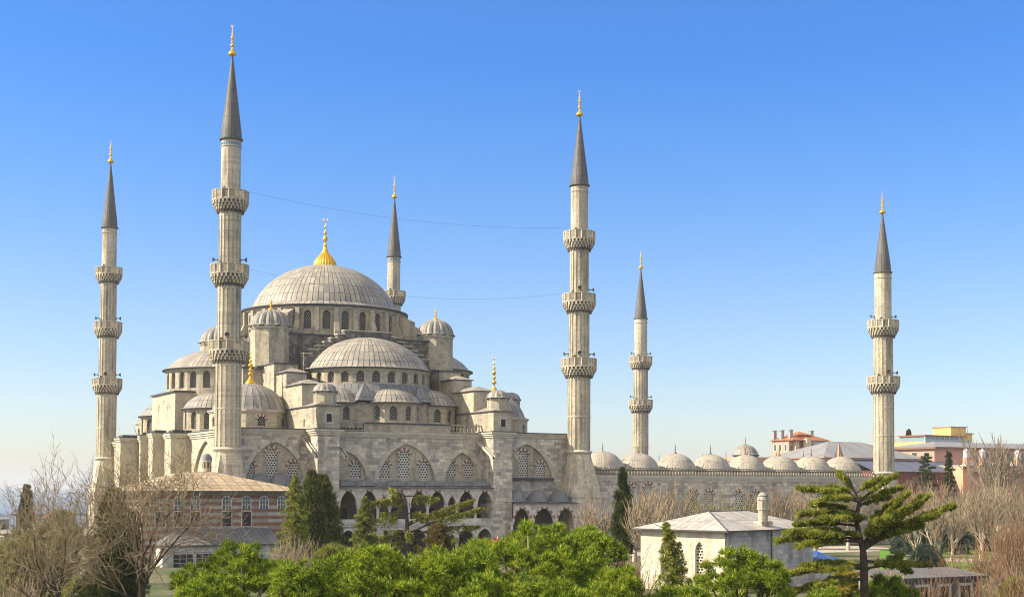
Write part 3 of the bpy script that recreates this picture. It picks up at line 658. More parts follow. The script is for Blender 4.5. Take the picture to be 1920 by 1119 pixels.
# ---- arcades
def scallop(L,zs,zt,ars,n=8,pt=.16):
    out=[(0,zs)]
    for (u0,u1,za) in ars:
        c=(u0+u1)/2;h=(u1-u0)/2
        for i in range(2*n+1):
            t=math.pi-math.pi*i/(2*n); x=math.cos(t); out.append((c+h*x,zs+(za-zs)*((1-pt)*math.sqrt(max(0,1-x*x))+pt*(1-abs(x)))))
    out+=[(L,zs),(L,zt),(0,zt)]; return out
def arcade(parent,P,Q,ars,zb,zs,zt,thick=.5,rail=None,wall=MARBLE,colr=.24,red=0,name='arcade_wall'):
    P=Vector((*P,0));Q=Vector((*Q,0)); L=(Q-P).length; d=(Q-P)/L; nn=Vector((d.y,-d.x,0)); mb=MB()
    mb.wall(P,Q,scallop(L,zs,zt,ars),(),0,0,thick=thick)
    ob_pts=[]
    for (u0,u1,za) in ars:
        c=(u0+u1)/2;h=(u1-u0)/2;k=13
        def ap(t,e):
            x=math.cos(t); z=zs+(za-zs)*(.84*math.sqrt(max(0,1-x*x))+.16*(1-abs(x))); dx=x*h; dz=z-zs+.2; l=math.hypot(dx,dz)
            return P+d*(c+dx+dx/l*e)+Vector((0,0,z+dz/l*e))
        for i in range(k):
            t0=math.pi*i/k;t1=math.pi*(i+1)/k; q=[ap(t0,.03),ap(t0,.33),ap(t1,.33),ap(t1,.03)]
            isred=(i in (5,7)) if red==1 else (i%2==1 if red==2 else False)
            mb.add([p+nn*.04 for p in q]+q,[(0,1,2,3),(1,5,6,2),(0,3,7,4)],1 if isred else 2)
    ob=mb.build(name,[wall,VRED,VWHT],parent)
    ed=[(ars[i][1]+ars[i+1][0])/2 for i in range(len(ars)-1)]; ed=[ars[0][0]-.3]+ed+[ars[-1][1]+.3]
    for u in ed:
        c=P+d*u-nn*thick*.5; m2=MB()
        m2.lathe(c.x,c.y,[(colr*1.35,zb),(colr*1.35,zb+.15),(colr,zb+.25),(colr*.92,zs-.55),(colr*1.15,zs-.5),(colr*1.7,zs-.06),(colr*1.7,zs+.02)],10)
        m2.build('column',[MARBLE],ob)
    if rail:
        m2=MB(); a=P-nn*.05;b=Q-nn*.05
        v=[a+Vector((0,0,zb-.02)),b+Vector((0,0,zb-.02)),b+Vector((0,0,rail)),a+Vector((0,0,rail))]; v+=[p-nn*.25 for p in v]
        m2.add(v,[(0,1,2,3),(3,2,6,7),(7,6,5,4)],0); m2.build('railing',[MARBLE],ob)
    return ob
YA=-2.65
pxs=[(637.5,669),(677.5,707),(712.5,729.5),(734,765),(770.5,800.5),(805.5,835),(840,855.5),(860.5,889.5),(895.5,923)]
uA=[(Xp(a,YA,945)-XL1,Xp(b,YA,945)-XL1) for a,b in pxs]
ze=10.05; zsp=zat(947,29,YA); zrail=zat(972,29,YA); zfl=4.45
big=zat(920,29,YA); sml=zat(930,29,YA)
uA[0]=(.25,uA[0][1]); 
arcade(mosque,(XL1,YA),(XR0,YA),[(a,b,sml if i in (2,6) else big) for i,(a,b) in enumerate(uA)],zfl+.05,zsp,ze,rail=zrail,red=1)
zsl=zat(1012,29,YA); 
arcade(mosque,(XL1,YA),(XR0,YA),[(a,b,zat(1003 if i in (2,6) else 992,29,YA)) for i,(a,b) in enumerate(uA)],-.2,zsl,zfl-.25,red=0,wall=MARBLE,colr=.26)
mb=MB()
mb.box(XL1,XR0,YA-.18,WY-.02,zfl-.25,zfl,0)                       # gallery floor with string course
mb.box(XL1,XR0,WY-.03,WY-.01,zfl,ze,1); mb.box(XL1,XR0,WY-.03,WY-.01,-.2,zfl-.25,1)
mb.box(XL1,XR0,YA-.1,WY,-.4,-.05,0)
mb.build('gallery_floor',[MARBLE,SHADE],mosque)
for i,(a,b) in enumerate(uA):                                        # doors and dark openings at the back of the galleries
    mb=MB(); c=XL1+(a+b)/2+.6; w=(b-a)*.3
    mb.box(c-w,c+w,WY-.12,WY-.04,zfl,zfl+2.5,0); mb.box(c-w-.07,c+w+.07,WY-.1,WY-.035,zfl,zfl+2.6,1)
    mb.build('gallery_door',[DARK,VRED],mosque); mb=MB(); mb.box(c-w,c+w,WY-.12,WY-.04,-.05,2.2,0); mb.build('gallery_door',[DARK],mosque)
mb=MB()                                                                # gallery roof
mb.add([(XL1,YA-.5,ze),(XR0,YA-.5,ze),(XR0,WY,ze+.75),(XL1,WY,ze+.75)],[(0,1,2,3)],0)
mb.box(XL1,XR0,YA-.52,YA+.4,ze-.1,ze-.005,1)
gr=mb.build('gallery_roof',[LEADD,EDGE],mosque)
for i,(a,b) in enumerate(uA):
    small=i in (2,6); dome(XL1+(a+b)/2,-.75,1.05 if small else 1.75,ze+.25,ze+(.8 if small else 1.15),gr,14,'gallery_dome',LEADD,seg=36,nlat=7,lip=.1)
# right portico
YP=-3.7; zpe=zat(943,52,YP-.4); X0=XR1-.05; X1=Xp(1082,YP,943)
pa=[(Xp(964.5,YP)-X0,Xp(995,YP)-X0),(Xp(1003,YP)-X0,Xp(1039,YP)-X0),(Xp(1047,YP)-X0,Xp(1077,YP)-X0)]
arcade(mosque,(X0,YP),(X1,YP),[(a,b,zat(952,52,YP)) for a,b in pa],-.2,zat(977,52,YP),zpe-.05,red=2,name='portico_wall',colr=.26)
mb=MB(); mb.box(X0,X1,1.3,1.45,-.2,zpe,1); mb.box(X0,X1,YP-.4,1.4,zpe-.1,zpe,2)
mb.add([(X0,YP-.42,zpe+.01),(X1+.4,YP-.42,zpe+.01),(X1-.8,WY,zpe+.7),(X0,WY,zpe+.7)],[(0,1,2,3)],0)
mb.add([(X1,YP,-.2),(X1,WY,-.2),(X1,WY,zpe),(X1,YP,zpe)],[(0,1,2,3)],3)
for k in range(3): mb.box(X0+1.6+k*4.2,X0+2.9+k*4.2,1.2,1.29,-.2,3.0,4)
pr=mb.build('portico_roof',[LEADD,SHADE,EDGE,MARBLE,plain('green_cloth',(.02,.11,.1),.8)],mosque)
for px in (967,1007.5,1047.5): dome(Xp(px,-1.6,940),-1.6,1.72,zpe+.2,zat(917.5,52,-1.6),pr,22,'portico_dome',LEADD,seg=44,nlat=8,lip=.12)
# left portico behind the pavilion
mb=MB(); mb.box(XW,XL0,-2.7,WY,-1,ze,0); mb.add([(XW,-3.1,ze+.01),(XL0,-3.1,ze+.01),(XL0,WY,ze+.6),(XW,WY,ze+.6)],[(0,1,2,3)],1)
lp=mb.build('side_portico',[MARBLE,LEADD],mosque)
for px,r,yt in ((487,1.7,887),(525,1.75,886),(556,1.6,889)): dome(Xp(px,-.8,900),-.8,r,ze+.2,zat(yt,8,-.8),lp,18,'portico_dome',LEADD,seg=40,nlat=7,lip=.1)
dome(Xp(575,-2.6,900),-2.3,.75,ze+.25,zat(890.5,12,-2.3),lp,12,'portico_dome',LEADR,seg=32,nlat=6,lip=.1)
# ---- qibla (left) side
mb=MB(); ZQ=zat(815,XW,24)
def qy(px,y=830,X=XW): return onX(px,y,X)[0]
P,Q=(XW,W_-WY),(XW,WY); LQ=W_-2*WY; U=lambda y:(W_-WY)-y
zq=ZCOR-.15
ars=[(U(20.6),U(7.6),6,10.6,zat(826,XW,14)),(U(72),U(58.5),6,10.6,zat(826,XW,14))]
wins=[(U(16.2),U(14.6),7,12.2,13.2),(U(12.6),U(11.2),7,10.6,11.5),(U(18.8),U(17.6),7,10.6,11.5),(U(66.2),U(64.6),7,12.2,13.2)]
wl('qibla_wall',P,Q,rect(0,LQ,-2,zq),ars,wins,wall=ST_CREAM,tymp=ST_CREAM)
mb=MB(); cornice(mb,[(XW,W_-WY),(XW,WY)],zq,.9,.5,1,steps=3); mb.box(XW-.55,XW+.5,WY,W_-WY,zq,zq+.14,2)
for (ya,yb,xo,zt) in ((23.2,26.4,2.2-.0,zq),(50.8,54.6,3.9,zq+.0),(44.6,45.6,1.9,zq+.3),(28.4,32.2,.9,zq),(47.5,50.0,.9,zq),(38.5,41.5,1.3,zq+.5)):
    X0=-xo+.2; mb.box(X0,XW+.2,ya,yb,-2,zt+.02,0); cornice(mb,[(XW,yb),(X0,yb),(X0,ya),(XW,ya)],zt+.02,.7,.28,1,steps=2); mb.box(X0-.34,XW,ya-.34,yb+.34,zt+.02,zt+.16,2)
    mb.box(X0+.4,XW+4,ya+.2,yb-.2,zt+.2,zt+.55,2)
mb.build('qibla_pier',[ST_CREAM,ST_MOULD,EDGE],mosque)
# tall blind windows beside the mihrab piers, gable block over it
o=MB(); zt0=zat(733,1.2,33.5); ya,yb=33.2,48.6
P,Q=(1.2,yb),(1.2,ya); holes=[]
hw=[]
for px,yt,ybm in ((298,762,800),(307,752,800),(315.5,758,800)):
    y=qy(px,780,1.2); hw.append((yb-y-.55,yb-y+.55,zat(ybm,1.2,y),zat(yt,1.2,y)-.7,zat(yt,1.2,y)))
o.wall(P,Q,rect(0,yb-ya,zq-1,zt0-.15),[arch(*h) for h in hw],.3,0)
o.box(1.22,6,ya,yb,zq-1,zt0-.16,0); o.box(.9,6,ya-.3,yb+.3,zt0-.15,zt0+.12,1)
g=o.build('mihrab_block',[ST_CREAM,EDGE],mosque)
for h in hw: win(g,P,Q,*h,off=-.28,vous=7,vw=.3,mat=LATF)
# small windows on qibla wall between piers (upper tier)
for yc in (29.0,31.4,47.2): 
    win(mosque,(XW,80),(XW,0),80-yc-.6,80-yc+.6,9,13.3,14.3,off=.02,vous=0,name='window')
# remaining outer walls (courtyard side and back) 
mb=MB(); mb.add([(L_-XW,WY,-1),(L_-XW,W_-WY,-1),(L_-XW,W_-WY,ZCOR),(L_-XW,WY,ZCOR)],[(0,1,2,3)],0)
mb.add([(L_-XW,W_-WY,-1),(XW,W_-WY,-1),(XW,W_-WY,ZCOR),(L_-XW,W_-WY,ZCOR)],[(0,1,2,3)],0); mb.build('outer_wall',[ST_MAIN],mosque)
# ------------------------------------------------------------------ minarets
def gear(cx,cy,r,n,d,z0,z1,mb,m=0,frac=.5,ph=0,r1=None,cap=True):
    """ring of n panels: flats proud by d over the recesses"""
    pts=[];k=n
    for i in range(k):
        for (t,rr) in ((0,0),(frac,0),(frac+.02,-d),(.98,-d)):
            pts.append((2*math.pi*(i+t)/k+ph,rr))
    V=[]
    for (z,R) in ((z0,r),(z1,r if r1 is None else r1)):
        for a,o in pts: V.append((cx+(R+o)*math.cos(a),cy+(R+o)*math.sin(a),z))
    K=len(pts); F=[(i,(i+1)%K,K+(i+1)%K,K+i) for i in range(K)]
    mb.add(V,F,m)
    if cap: mb.add([V[i] for i in range(K)]+[(cx,cy,z0)],[((i+1)%K,i,K) for i in range(K)],m); mb.add([V[K+i] for i in range(K)]+[(cx,cy,z1)],[(i,(i+1)%K,K) for i in range(K)],m)
def minaret(px,Y,label,yt,yb,rails,ys,S=1.0,tiles=False,xpy=600,group='minarets around the mosque',broken=False,base_to=-1,yflare=None):
    X=onY(px,xpy,Y)[0]; z=lambda py: zat(py,X,Y)
    t=empty('minaret',(X,Y,0),label,'minaret',group)
    ztop,zsp,zst=z(yt),z(yb),z(ys); nb=len(rails); zr_=[z(r) for r in rails]
    rb=[1.42,1.57,1.70,1.86][:nb] if nb==3 else [1.55,1.75]; rs=[q*S for q in rb]+[1.88*S]
    # spire
    mb=MB(); r0=1.5*S if nb==3 else 1.52*S
    mb.lathe(X,Y,[(rs[0]+.02,zsp-.25),(r0+.22,zsp-.12),(r0+.22,zsp+.05),(r0,zsp+.12)]+[(r0*(1-i/14)**1.0+.07,zsp+.12+(ztop-zsp)*i/14) for i in range(1,15)],32,pan=20*.42)
    sp=mb.build('spire',[LEADS],t)
    finial(X,Y,ztop-.1,(ztop-zsp)*.335,1.15*S,sp)
    # shaft segments from top to string course
    tops=[zsp-.2]+[q-1.5*S for q in zr_]; bots=[q-1.4*S for q in zr_]+[zst]
    mb=MB()
    for i in range(nb+1):
        r=rs[i]; zt,zb=tops[i],bots[i]
        if i>0: zt-=1.4*S
        n=16
        pts=ring(X,Y,r,n,R_(11.25),R_(371.25))[:-1]
        if i==0: mb.prism(pts,zb,zt,0); mb.lathe(X,Y,[(r+.05,zt-1.0),(r+.1,zt-.9),(r+.05,zt-.8)],32,0)
        else:
            hh=zt-zb; gear(X,Y,r,n,.13*S,zb+.25,zt-.7,mb,0,frac=.55,ph=R_(5)); mb.lathe(X,Y,[(r+.01,zt-.72),(r+.01,zt+.6)],32); mb.lathe(X,Y,[(r+.02,zb-.2),(r+.02,zb+.27)],32)
            if nb==3 and i==3 or nb==2 and i==2:
                mb.lathe(X,Y,[(r+.03,zb+hh*.45),(r+.06,zb+hh*.45+.12),(r+.03,zb+hh*.45+.25)],32)
    mb.build('shaft',[ST_MIN],t)
    if tiles:
        m2=MB(); r=rs[0]+.03
        for i in range(24):
            a=2*math.pi*i/24
            q=[(X+r*math.cos(a+s),Y+r*math.sin(a+s),zz) for s,zz in ((-.07,zsp-1.25),(.07,zsp-1.25),(.07,zsp-.75),(0,zsp-.5),(-.07,zsp-.75))]
            m2.add(q,[(0,1,2,3,4)],0)
        m2.build('blue_tile_band',[BLUE],t)
    # balconies
    for i,zr0 in enumerate(zr_):
        r=rs[i+1]; rp=(r+1.02*S); hp=1.32*S; zf=zr0-hp; n=16
        mb=MB(); ns=26
        # muqarnas corbel: tiers of hanging teeth
        tiers=4; zlow=zf-1.75*S
        for k in range(tiers):
            f0=k/tiers; f1=(k+1)/tiers; R=r+.12+(rp-.12-r)*(f1**.85); za=zlow+(zf-.18-zlow)*f0; zb_=zlow+(zf-.18-zlow)*f1
            N_=ns; pts=[]
            for j in range(N_):
                a0=2*math.pi*(j+(.5 if k%2 else 0))/N_; w=2*math.pi/N_*.23
                # tooth: a pointed pendant block
                Rin=r+(R-r)*.15
                A=[(Rin,a0-w),(R,a0-w),(R,a0+w),(Rin,a0+w)]
                v=[(X+q*math.cos(a),Y+q*math.sin(a),za+(0 if q<R else .0)) for q,a in A]+[(X+q*math.cos(a),Y+q*math.sin(a),zb_+.02) for q,a in A]
                tip=(X+(R*.97)*math.cos(a0),Y+(R*.97)*math.sin(a0),za-.22*S)
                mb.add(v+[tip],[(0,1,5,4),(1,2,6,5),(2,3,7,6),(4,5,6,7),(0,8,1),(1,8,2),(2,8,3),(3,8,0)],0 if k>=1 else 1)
            Rw=r+.02+(rp-.7*S-r)*(f0**1.0)
            mb.lathe(X,Y,[(Rw,za),(r+.02+(rp-.7*S-r)*f1,zb_)],32,1)  # dark inner cone paints shade and grime between the teeth
            mb.lathe(X,Y,[(Rw+.05,zb_-.05),(R+.02,zb_),(R+.02,zb_+.07),(r,zb_+.07)],32,0)
        pts=ring(X,Y,rp,n,0,2*math.pi)[:-1]
        mb.prism(pts,zf-.2*S,zf+.05,0)
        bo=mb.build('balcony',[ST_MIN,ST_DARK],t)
        # pierced parapet, real holes
        mb=MB(); pts=ring(X,Y,rp-.03,n,0,2*math.pi)
        for j in range(n):
            P,Q=pts[j],pts[j+1]; Lp=math.hypot(Q[0]-P[0],Q[1]-P[1]); hs=[]
            for a in range(2):
                for b in range(3):
                    u=Lp*(.33+.34*a); zz=zf+hp*(.26+.25*b); hs.append(rect(u-.07*S,u+.07*S,zz-.065*S,zz+.065*S))
            mb.wall(P,Q,rect(0,Lp,zf,zr0-.08),hs,.1,0); mb.wall(Q,P,rect(0,Lp,zf,zr0-.08),[[(Lp-u,z_) for u,z_ in h][::-1] for h in hs],0,0)
        for v in range(n):
            a=2*math.pi*v/n; c=(X+(rp)*math.cos(a),Y+(rp)*math.sin(a)); d=.06*S
            mb.box(c[0]-d,c[0]+d,c[1]-d,c[1]+d,zf-.05,zr0+.03)
        mb.lathe(X,Y,[(rp-.14,zr0-.1),(rp+.04,zr0-.1),(rp+.06,zr0),(rp-.14,zr0)],n)
        mb.build('parapet',[PARA],bo)
        mb=MB(); a=R_(200 if i%2 else 215); rr=rs[i]+.03; c=Vector((X+rr*math.cos(a),Y+rr*math.sin(a),0)); tt=Vector((-math.sin(a),math.cos(a),0))
        q=[c-tt*.28+Vector((0,0,zf)),c+tt*.28+Vector((0,0,zf)),c+tt*.28+Vector((0,0,zr0+.25)),c+Vector((0,0,zr0+.55)),c-tt*.28+Vector((0,0,zr0+.25))]
        mb.add([p+Vector((math.cos(a),math.sin(a),0))*.05 for p in q],[(0,1,2,3,4)]); mb.build('doorway',[DARK],bo)
    # string course, flared foot, square base
    mb=MB(); r=rs[-1]
    mb.lathe(X,Y,[(r,zst-.5),(r+.32,zst-.12),(r+.38,zst),(r+.02,zst+.28)],32,1)
    zfl_=z(yflare) if yflare else zst-7.2*S; hb=2.75*S
    top=ring(X,Y,r+.1,16,0,2*math.pi)[:-1]; sq=[]
    for i in range(16):
        a=2*math.pi*i/16; c,s_=math.cos(a),math.sin(a); k=hb/max(abs(c),abs(s_)); sq.append((X+c*k,Y+s_*k))
    mid=[(x,y,zst-.45) for x,y in top]; b2=[(x,y,zfl_) for x,y in sq]
    # facets: star-shaped transition (triangular chamfers)
    V=mid+b2; F=[]
    for i in range(16):
        j=(i+1)%16
        if i%2==0: F+=[(16+i,16+j,i),(16+j,j,i)]
        else: F+=[(16+i,16+j,j),(16+i,j,i)]
    mb.add(V,F,0)
    mb.prism([(p[0],p[1]) for p in [(X-hb,Y-hb),(X+hb,Y-hb),(X+hb,Y+hb),(X-hb,Y+hb)]],base_to,zfl_,0)
    mb.box(X-hb-.15,X+hb+.15,Y-hb-.15,Y+hb+.15,zfl_-.2,zfl_,1)
    mb.build('base',[ST_MIN,ST_MOULD],t)
    return t,X,Y,rs,zr_
MIN={}
MIN[2]=minaret(430,0,'tallest looking minaret, nearest one, standing in front of the left side of the mosque',103,262,[359.5,497,640],842,tiles=True,xpy=560)
MIN[1]=minaret(203.5,W_,'three balcony minaret at the far left edge, rising above the bare trees',304,427,[502,604,709.5],859,S=.98,xpy=560)
MIN[3]=minaret(738.5,W_,'minaret half hidden behind the big dome, with one balcony beside the dome edge',370,481.5,[546,625,705],860,tiles=True,xpy=520,S=.98)
MIN[4]=minaret(1086,0,'three balcony minaret on the near right corner of the prayer hall',216,348,[435,551.5,672.5],847,xpy=560)
MIN[6]=minaret(1656,0,'two balcony minaret at the far right end of the balustraded courtyard wall',399,511,[601,706],886.5,xpy=640,S=1.02)
MIN[5]=minaret(1201.5,W_,'thin two balcony minaret with dark spire behind the courtyard domes',503,597,[668.5,749.5],890,xpy=640,S=.98)
# loudspeakers on the shafts
horn_m=plain('grey_horn_metal',(.12,.12,.115),.5)
def speaker_proto():
    mb=MB(); mb.lathe(0,0,[(.02,-.45),(.1,-.45),(.11,-.2),(.05,-.18),(.07,0),(.14,.2),(.34,.42),(.36,.42),(.16,.18),(.03,.1)],14)
    return mb
LS=None
def speakers(key,lst):
    global LS
    t,X,Y,rs,zr_=MIN[key]
    nm={1:'far left minaret',2:'nearest minaret',4:'hall right corner minaret',5:'thin minaret behind courtyard',6:'minaret ending the courtyard wall',3:'minaret behind the dome'}[key]
    for (bi,deg) in lst:
        a=R_(deg); r=rs[bi]+.1; z=zr_[bi]+.75; loc=(X+(r+.35)*math.cos(a),Y+(r+.35)*math.sin(a),z)
        if LS is None:
            root=empty('loudspeaker',loc,'x','loudspeaker','horn loudspeakers above the minaret balconies')
            mb=speaker_proto(); mb.v=[(v[0],v[1],v[2]) for v in mb.v]; h=mb.build('horn',[horn_m],None,(0,0,0)); h.parent=root; h.rotation_euler=(0,R_(90),0)
            m2=MB(); m2.box(-.75,-.3,-.035,.035,-.05,.05); m2.box(-.42,-.35,-.035,.035,-.3,.05); b=m2.build('bracket',[horn_m],None,(0,0,0)); b.parent=root; LS=(root,h,b); r_=root
        else:
            r_=LS[0].copy(); scn.collection.objects.link(r_); r_.location=loc
            for c in LS[1:]: q=c.copy(); scn.collection.objects.link(q); q.parent=r_
        r_.rotation_euler=(0,0,a); side={True:'right',False:'left'}[math.cos(a-R_(-28))>.2]
        if abs(math.cos(a+R_(28.4)))<.75: side='camera facing'
        r_['label']='horn loudspeaker above %s balcony, %s side of %s'%(['top','middle','lowest'][bi] if len(zr_)==3 else ['upper','lower'][bi],side,nm)
speakers(2,[(1,160),(1,-30),(2,-112),(2,-28)]); speakers(4,[(0,-30),(1,158),(1,-30),(1,-95),(2,160),(2,-118),(2,-30)][0:0]+[(1,-118),(1,-28),(2,158),(2,-118),(2,-28)])
speakers(1,[(1,158),(1,-28),(2,158),(2,-110),(2,-28)]); speakers(6,[(0,155),(0,-28),(1,-28),(1,-112)]); speakers(5,[(0,158),(0,-28),(1,158),(1,-28)])
# light cables strung between the minarets
def cable(A,B,sag,label,r=.03):
    A=Vector(A);B=Vector(B); pts=[A.lerp(B,i/40)-Vector((0,0,sag*4*(i/40)*(1-i/40))) for i in range(41)]
    mb=MB(); mb.tube(pts,[r]*41,5); o=mb.build('cable',[plain('cable_black',(.05,.06,.07),.6)],None,tuple(A)); tag(o,label,'cable')
t2,t4,t3=MIN[2],MIN[4],MIN[3]
cable((t2[1]+2.4,.0,t2[4][0]+.3),(t4[1]-2.4,0,t4[4][0]+.5),1.6,'upper thin cable hanging between the top balconies of the two near three balcony minarets',.013)
cable((t2[1]+2.6,0,t2[4][1]-.3),(t4[1]-2.5,0,t4[4][1]+.0),2.4,'lower thin cable passing before the big dome between the two near minarets',.011)
# ------------------------------------------------------------------ courtyard with its domes
court=empty('courtyard_building',(92,20,0),'long grey courtyard wall with pierced balustrade, arched windows and a row of small lead domes','courtyard')
YCW=.6; zc1=zat(893,92,YCW); zc0=zat(878.5,92,YCW); X0,X1=L_+2.3,123.6
x0=X0; wn2=[]
for px,yt,yb in ((1386,920,965),(1417,920,965),(1180,905,950),(1215,905,950),(1300,918,962),(1330,918,962),(1500,918,962),(1530,918,962)):
    u=Xp(px,YCW,940)-x0; wn2.append((u-.85,u+.85,zat(yb,x0+u,YCW),zat(yt,x0+u,YCW)-.9,zat(yt,x0+u,YCW)))
mb=MB(); mb.wall((X0,YCW),(X1,YCW),rect(0,X1-X0,-1,zc1),[arch(*w) for w in wn2],.35,0); cornice(mb,[(X0,YCW),(X1,YCW)],zc1,.9,.35,1,steps=3)
cw=mb.build('courtyard_wall',[ST_GREY,ST_MOULD],court)
for w in wn2: win(cw,(X0,YCW),(X1,YCW),*w,off=-.3,vous=9)
balustrade(court,(X0,YCW),(X1,YCW),zc1,zc0,sp=.6,w=.36)
mb=MB(); zr2=zc1+.25
mb.box(X0,X1,2.0,11,-1,zr2,0); mb.box(X0-.05,X1,1.9,11.2,zr2,zr2+.15,1); mb.box(X0,X1,68.5,77.5,-1,zr2,0); mb.box(X0,X1,68.3,77.7,zr2,zr2+.15,1); mb.box(114.5,X1,2,77,-1,zr2-.02,0); mb.box(114.3,X1+.05,2,77,zr2-.02,zr2+.12,1)
mb.box(61.6,70,2,77,-1,zr2-.02,0); mb.box(61.6,70.2,2,77,zr2-.02,zr2+.12,1)
mb.build('portico_block',[ST_MAIN,LEAD],court)
zda2=zat(851,92,6.5)
for px in (1130,1196,1266,1332,1398,1461,1521,1577):
    x=Xp(px,6.5,868); d=dome(x,6.5,3.75,zc0-.3,zda2+(.15 if px==1130 else 0),court,34,'courtyard_dome',LEADC,seg=72,nlat=10,lip=.12); mb=MB(); mb.lathe(x,6.5,[(3.75,zr2),(3.7,zc0-.35)],40); mb.build('dome_drum',[ST_CREAM],d); finial(x,6.5,zda2-.05,1.75,.55,d,BRONZE)
for i in range(8):
    x=67+i*7.7; 
    d=dome(x,73,3.3,zr2+.1,zda2-.4,court,30,'courtyard_dome',seg=40,nlat=7,lip=.2); finial(x,73,zda2-.45,1.7,.5,d,BRONZE)
for j in range(7):
    y=15+j*8.2; d=dome(119.2,y,3.3,zr2+.1,zda2-.3,court,30,'courtyard_dome',seg=40,nlat=7,lip=.2); finial(119.2,y,zda2-.35,1.7,.5,d,BRONZE)
# raised gate dome on the far side
gx,gy=onY(1398,860,40)[0],40
gz0=zat(853,gx,gy); gz1=zat(833,gx,gy); mb=MB(); mb.prism(ring(gx,gy,2.75,8,R_(22.5),R_(382.5))[:-1],5,gz0,0); gb=mb.build('gate_drum',[ST_MAIN],court)
d=dome(gx,gy,2.7,gz0,gz1,gb,24,'gate_dome',seg=48,nlat=8,lip=.2); finial(gx,gy,gz1-.1,1.6,.5,gb,BRONZE)
# ------------------------------------------------------------------ ground, sea
def gz(x,y):
    f=-.6*x+.8*y; 
    if f<105: return 0.0
    t=min(1,(f-105)/330); return -46*t*t*(3-2*t)
mb=MB(); xs=[-1500,-900,-600,-400,-300]+[-240+30*i for i in range(28)]+[700,900,1400,2500]; ys=[-400,-250]+[-200+30*i for i in range(32)]+[900,1200,1800,3000]
k=len(xs); V=[(x,y,gz(x,y)) for y in ys for x in xs]; F=[(j*k+i,j*k+i+1,(j+1)*k+i+1,(j+1)*k+i) for j in range(len(ys)-1) for i in range(k-1)]
mb.add(V,F)
gm,nt_,b_=newmat('park_ground'); n1=noise(nt_,.06,4); n2=noise(nt_,1.2,4); c=ramp(nt_,n1,[(.42,(.045,.08,.02)),(.5,(.08,.1,.03)),(.58,(.14,.125,.08))]); c=mixc(nt_,1,c,ramp(nt_,n2,[(.3,(.7,.7,.7)),(.7,(1.15,1.15,1.1))]),'MULTIPLY'); nt_.links.new(c,b_.inputs['Base Color']); b_.inputs['Roughness'].default_value=.95
tag(mb.build('ground',[gm],None,(0,0,0)),kind='structure')
mb=MB(); S=14000; mb.add([(-S,-S,-44),(S,-S,-44),(S,S,-44),(-S,S,-44)],[(0,1,2,3)])
wm,nt_,b_=newmat('sea_water'); b_.inputs['Base Color'].default_value=(.02,.06,.09,1); b_.inputs['Roughness'].default_value=.25
bp=N(nt_,'Bump',Strength=.4,Distance=1.0); nt_.links.new(noise(nt_,.08,5),bp.inputs['Height']); nt_.links.new(bp.outputs[0],b_.inputs['Normal'])
tag(mb.build('sea',[wm],None,(0,0,0)),kind='structure')

mb=MB(); mb.box(5,112,-24,-5,-.4,.02); fp=stone('pale_paving',[(0,(.36,.33,.28)),(1,(.5,.46,.39))],1.2,.8,stain=.1)  # pale slab added out of view to bounce warm light onto the facade
tag(mb.build('bounce_paving',[fp],None,(60,-30,0)),kind='structure')
# ------------------------------------------------------------------ buildings around the mosque
def paint(name,c,var=.08): return plain(name,c,.85,var,scale=.6)
CREAM=paint('cream_plaster',(.6,.47,.33)); PINK=paint('pink_plaster',(.55,.3,.22)); YEL=paint('yellow_plaster',(.72,.5,.16)); GREYP=paint('grey_plaster',(.3,.3,.31),.15); WHITE=paint('white_paint',(.7,.68,.64))
TILE=lead('terracotta_tiles',(.45,.15,.06),(.55,.22,.1),.3,.4,.04,line=(.2,.08,.05),rough=.85)
GLASS=plain('window_glass',(.06,.08,.09),.12,.2,spec=.6); WOODD=plain('dark_shutter',(.035,.025,.028),.7,.3); BLUER=lead('blue_sheet_roof',(.02,.09,.32),(.03,.12,.4),.5,9,.05,line=(.01,.04,.15))
ROOFT=lead('sunlit_lead_roof',(.38,.3,.2),(.5,.41,.28),1.4,1.4,.07,line=(.17,.12,.08),rough=.75,linefac=.8); ROOFG=lead('pale_sheet_roof',(.4,.385,.35),(.52,.5,.45),.9,5,.06,line=(.2,.19,.17),rough=.5)
ROOFM=lead('museum_sheet_roof',(.24,.25,.265),(.33,.335,.345),1.1,30,.12,line=(.12,.13,.15)); ROOFB=lead('blue_grey_sheet_roof',(.1,.125,.2),(.13,.155,.24),.8,30,.1,line=(.06,.08,.13))
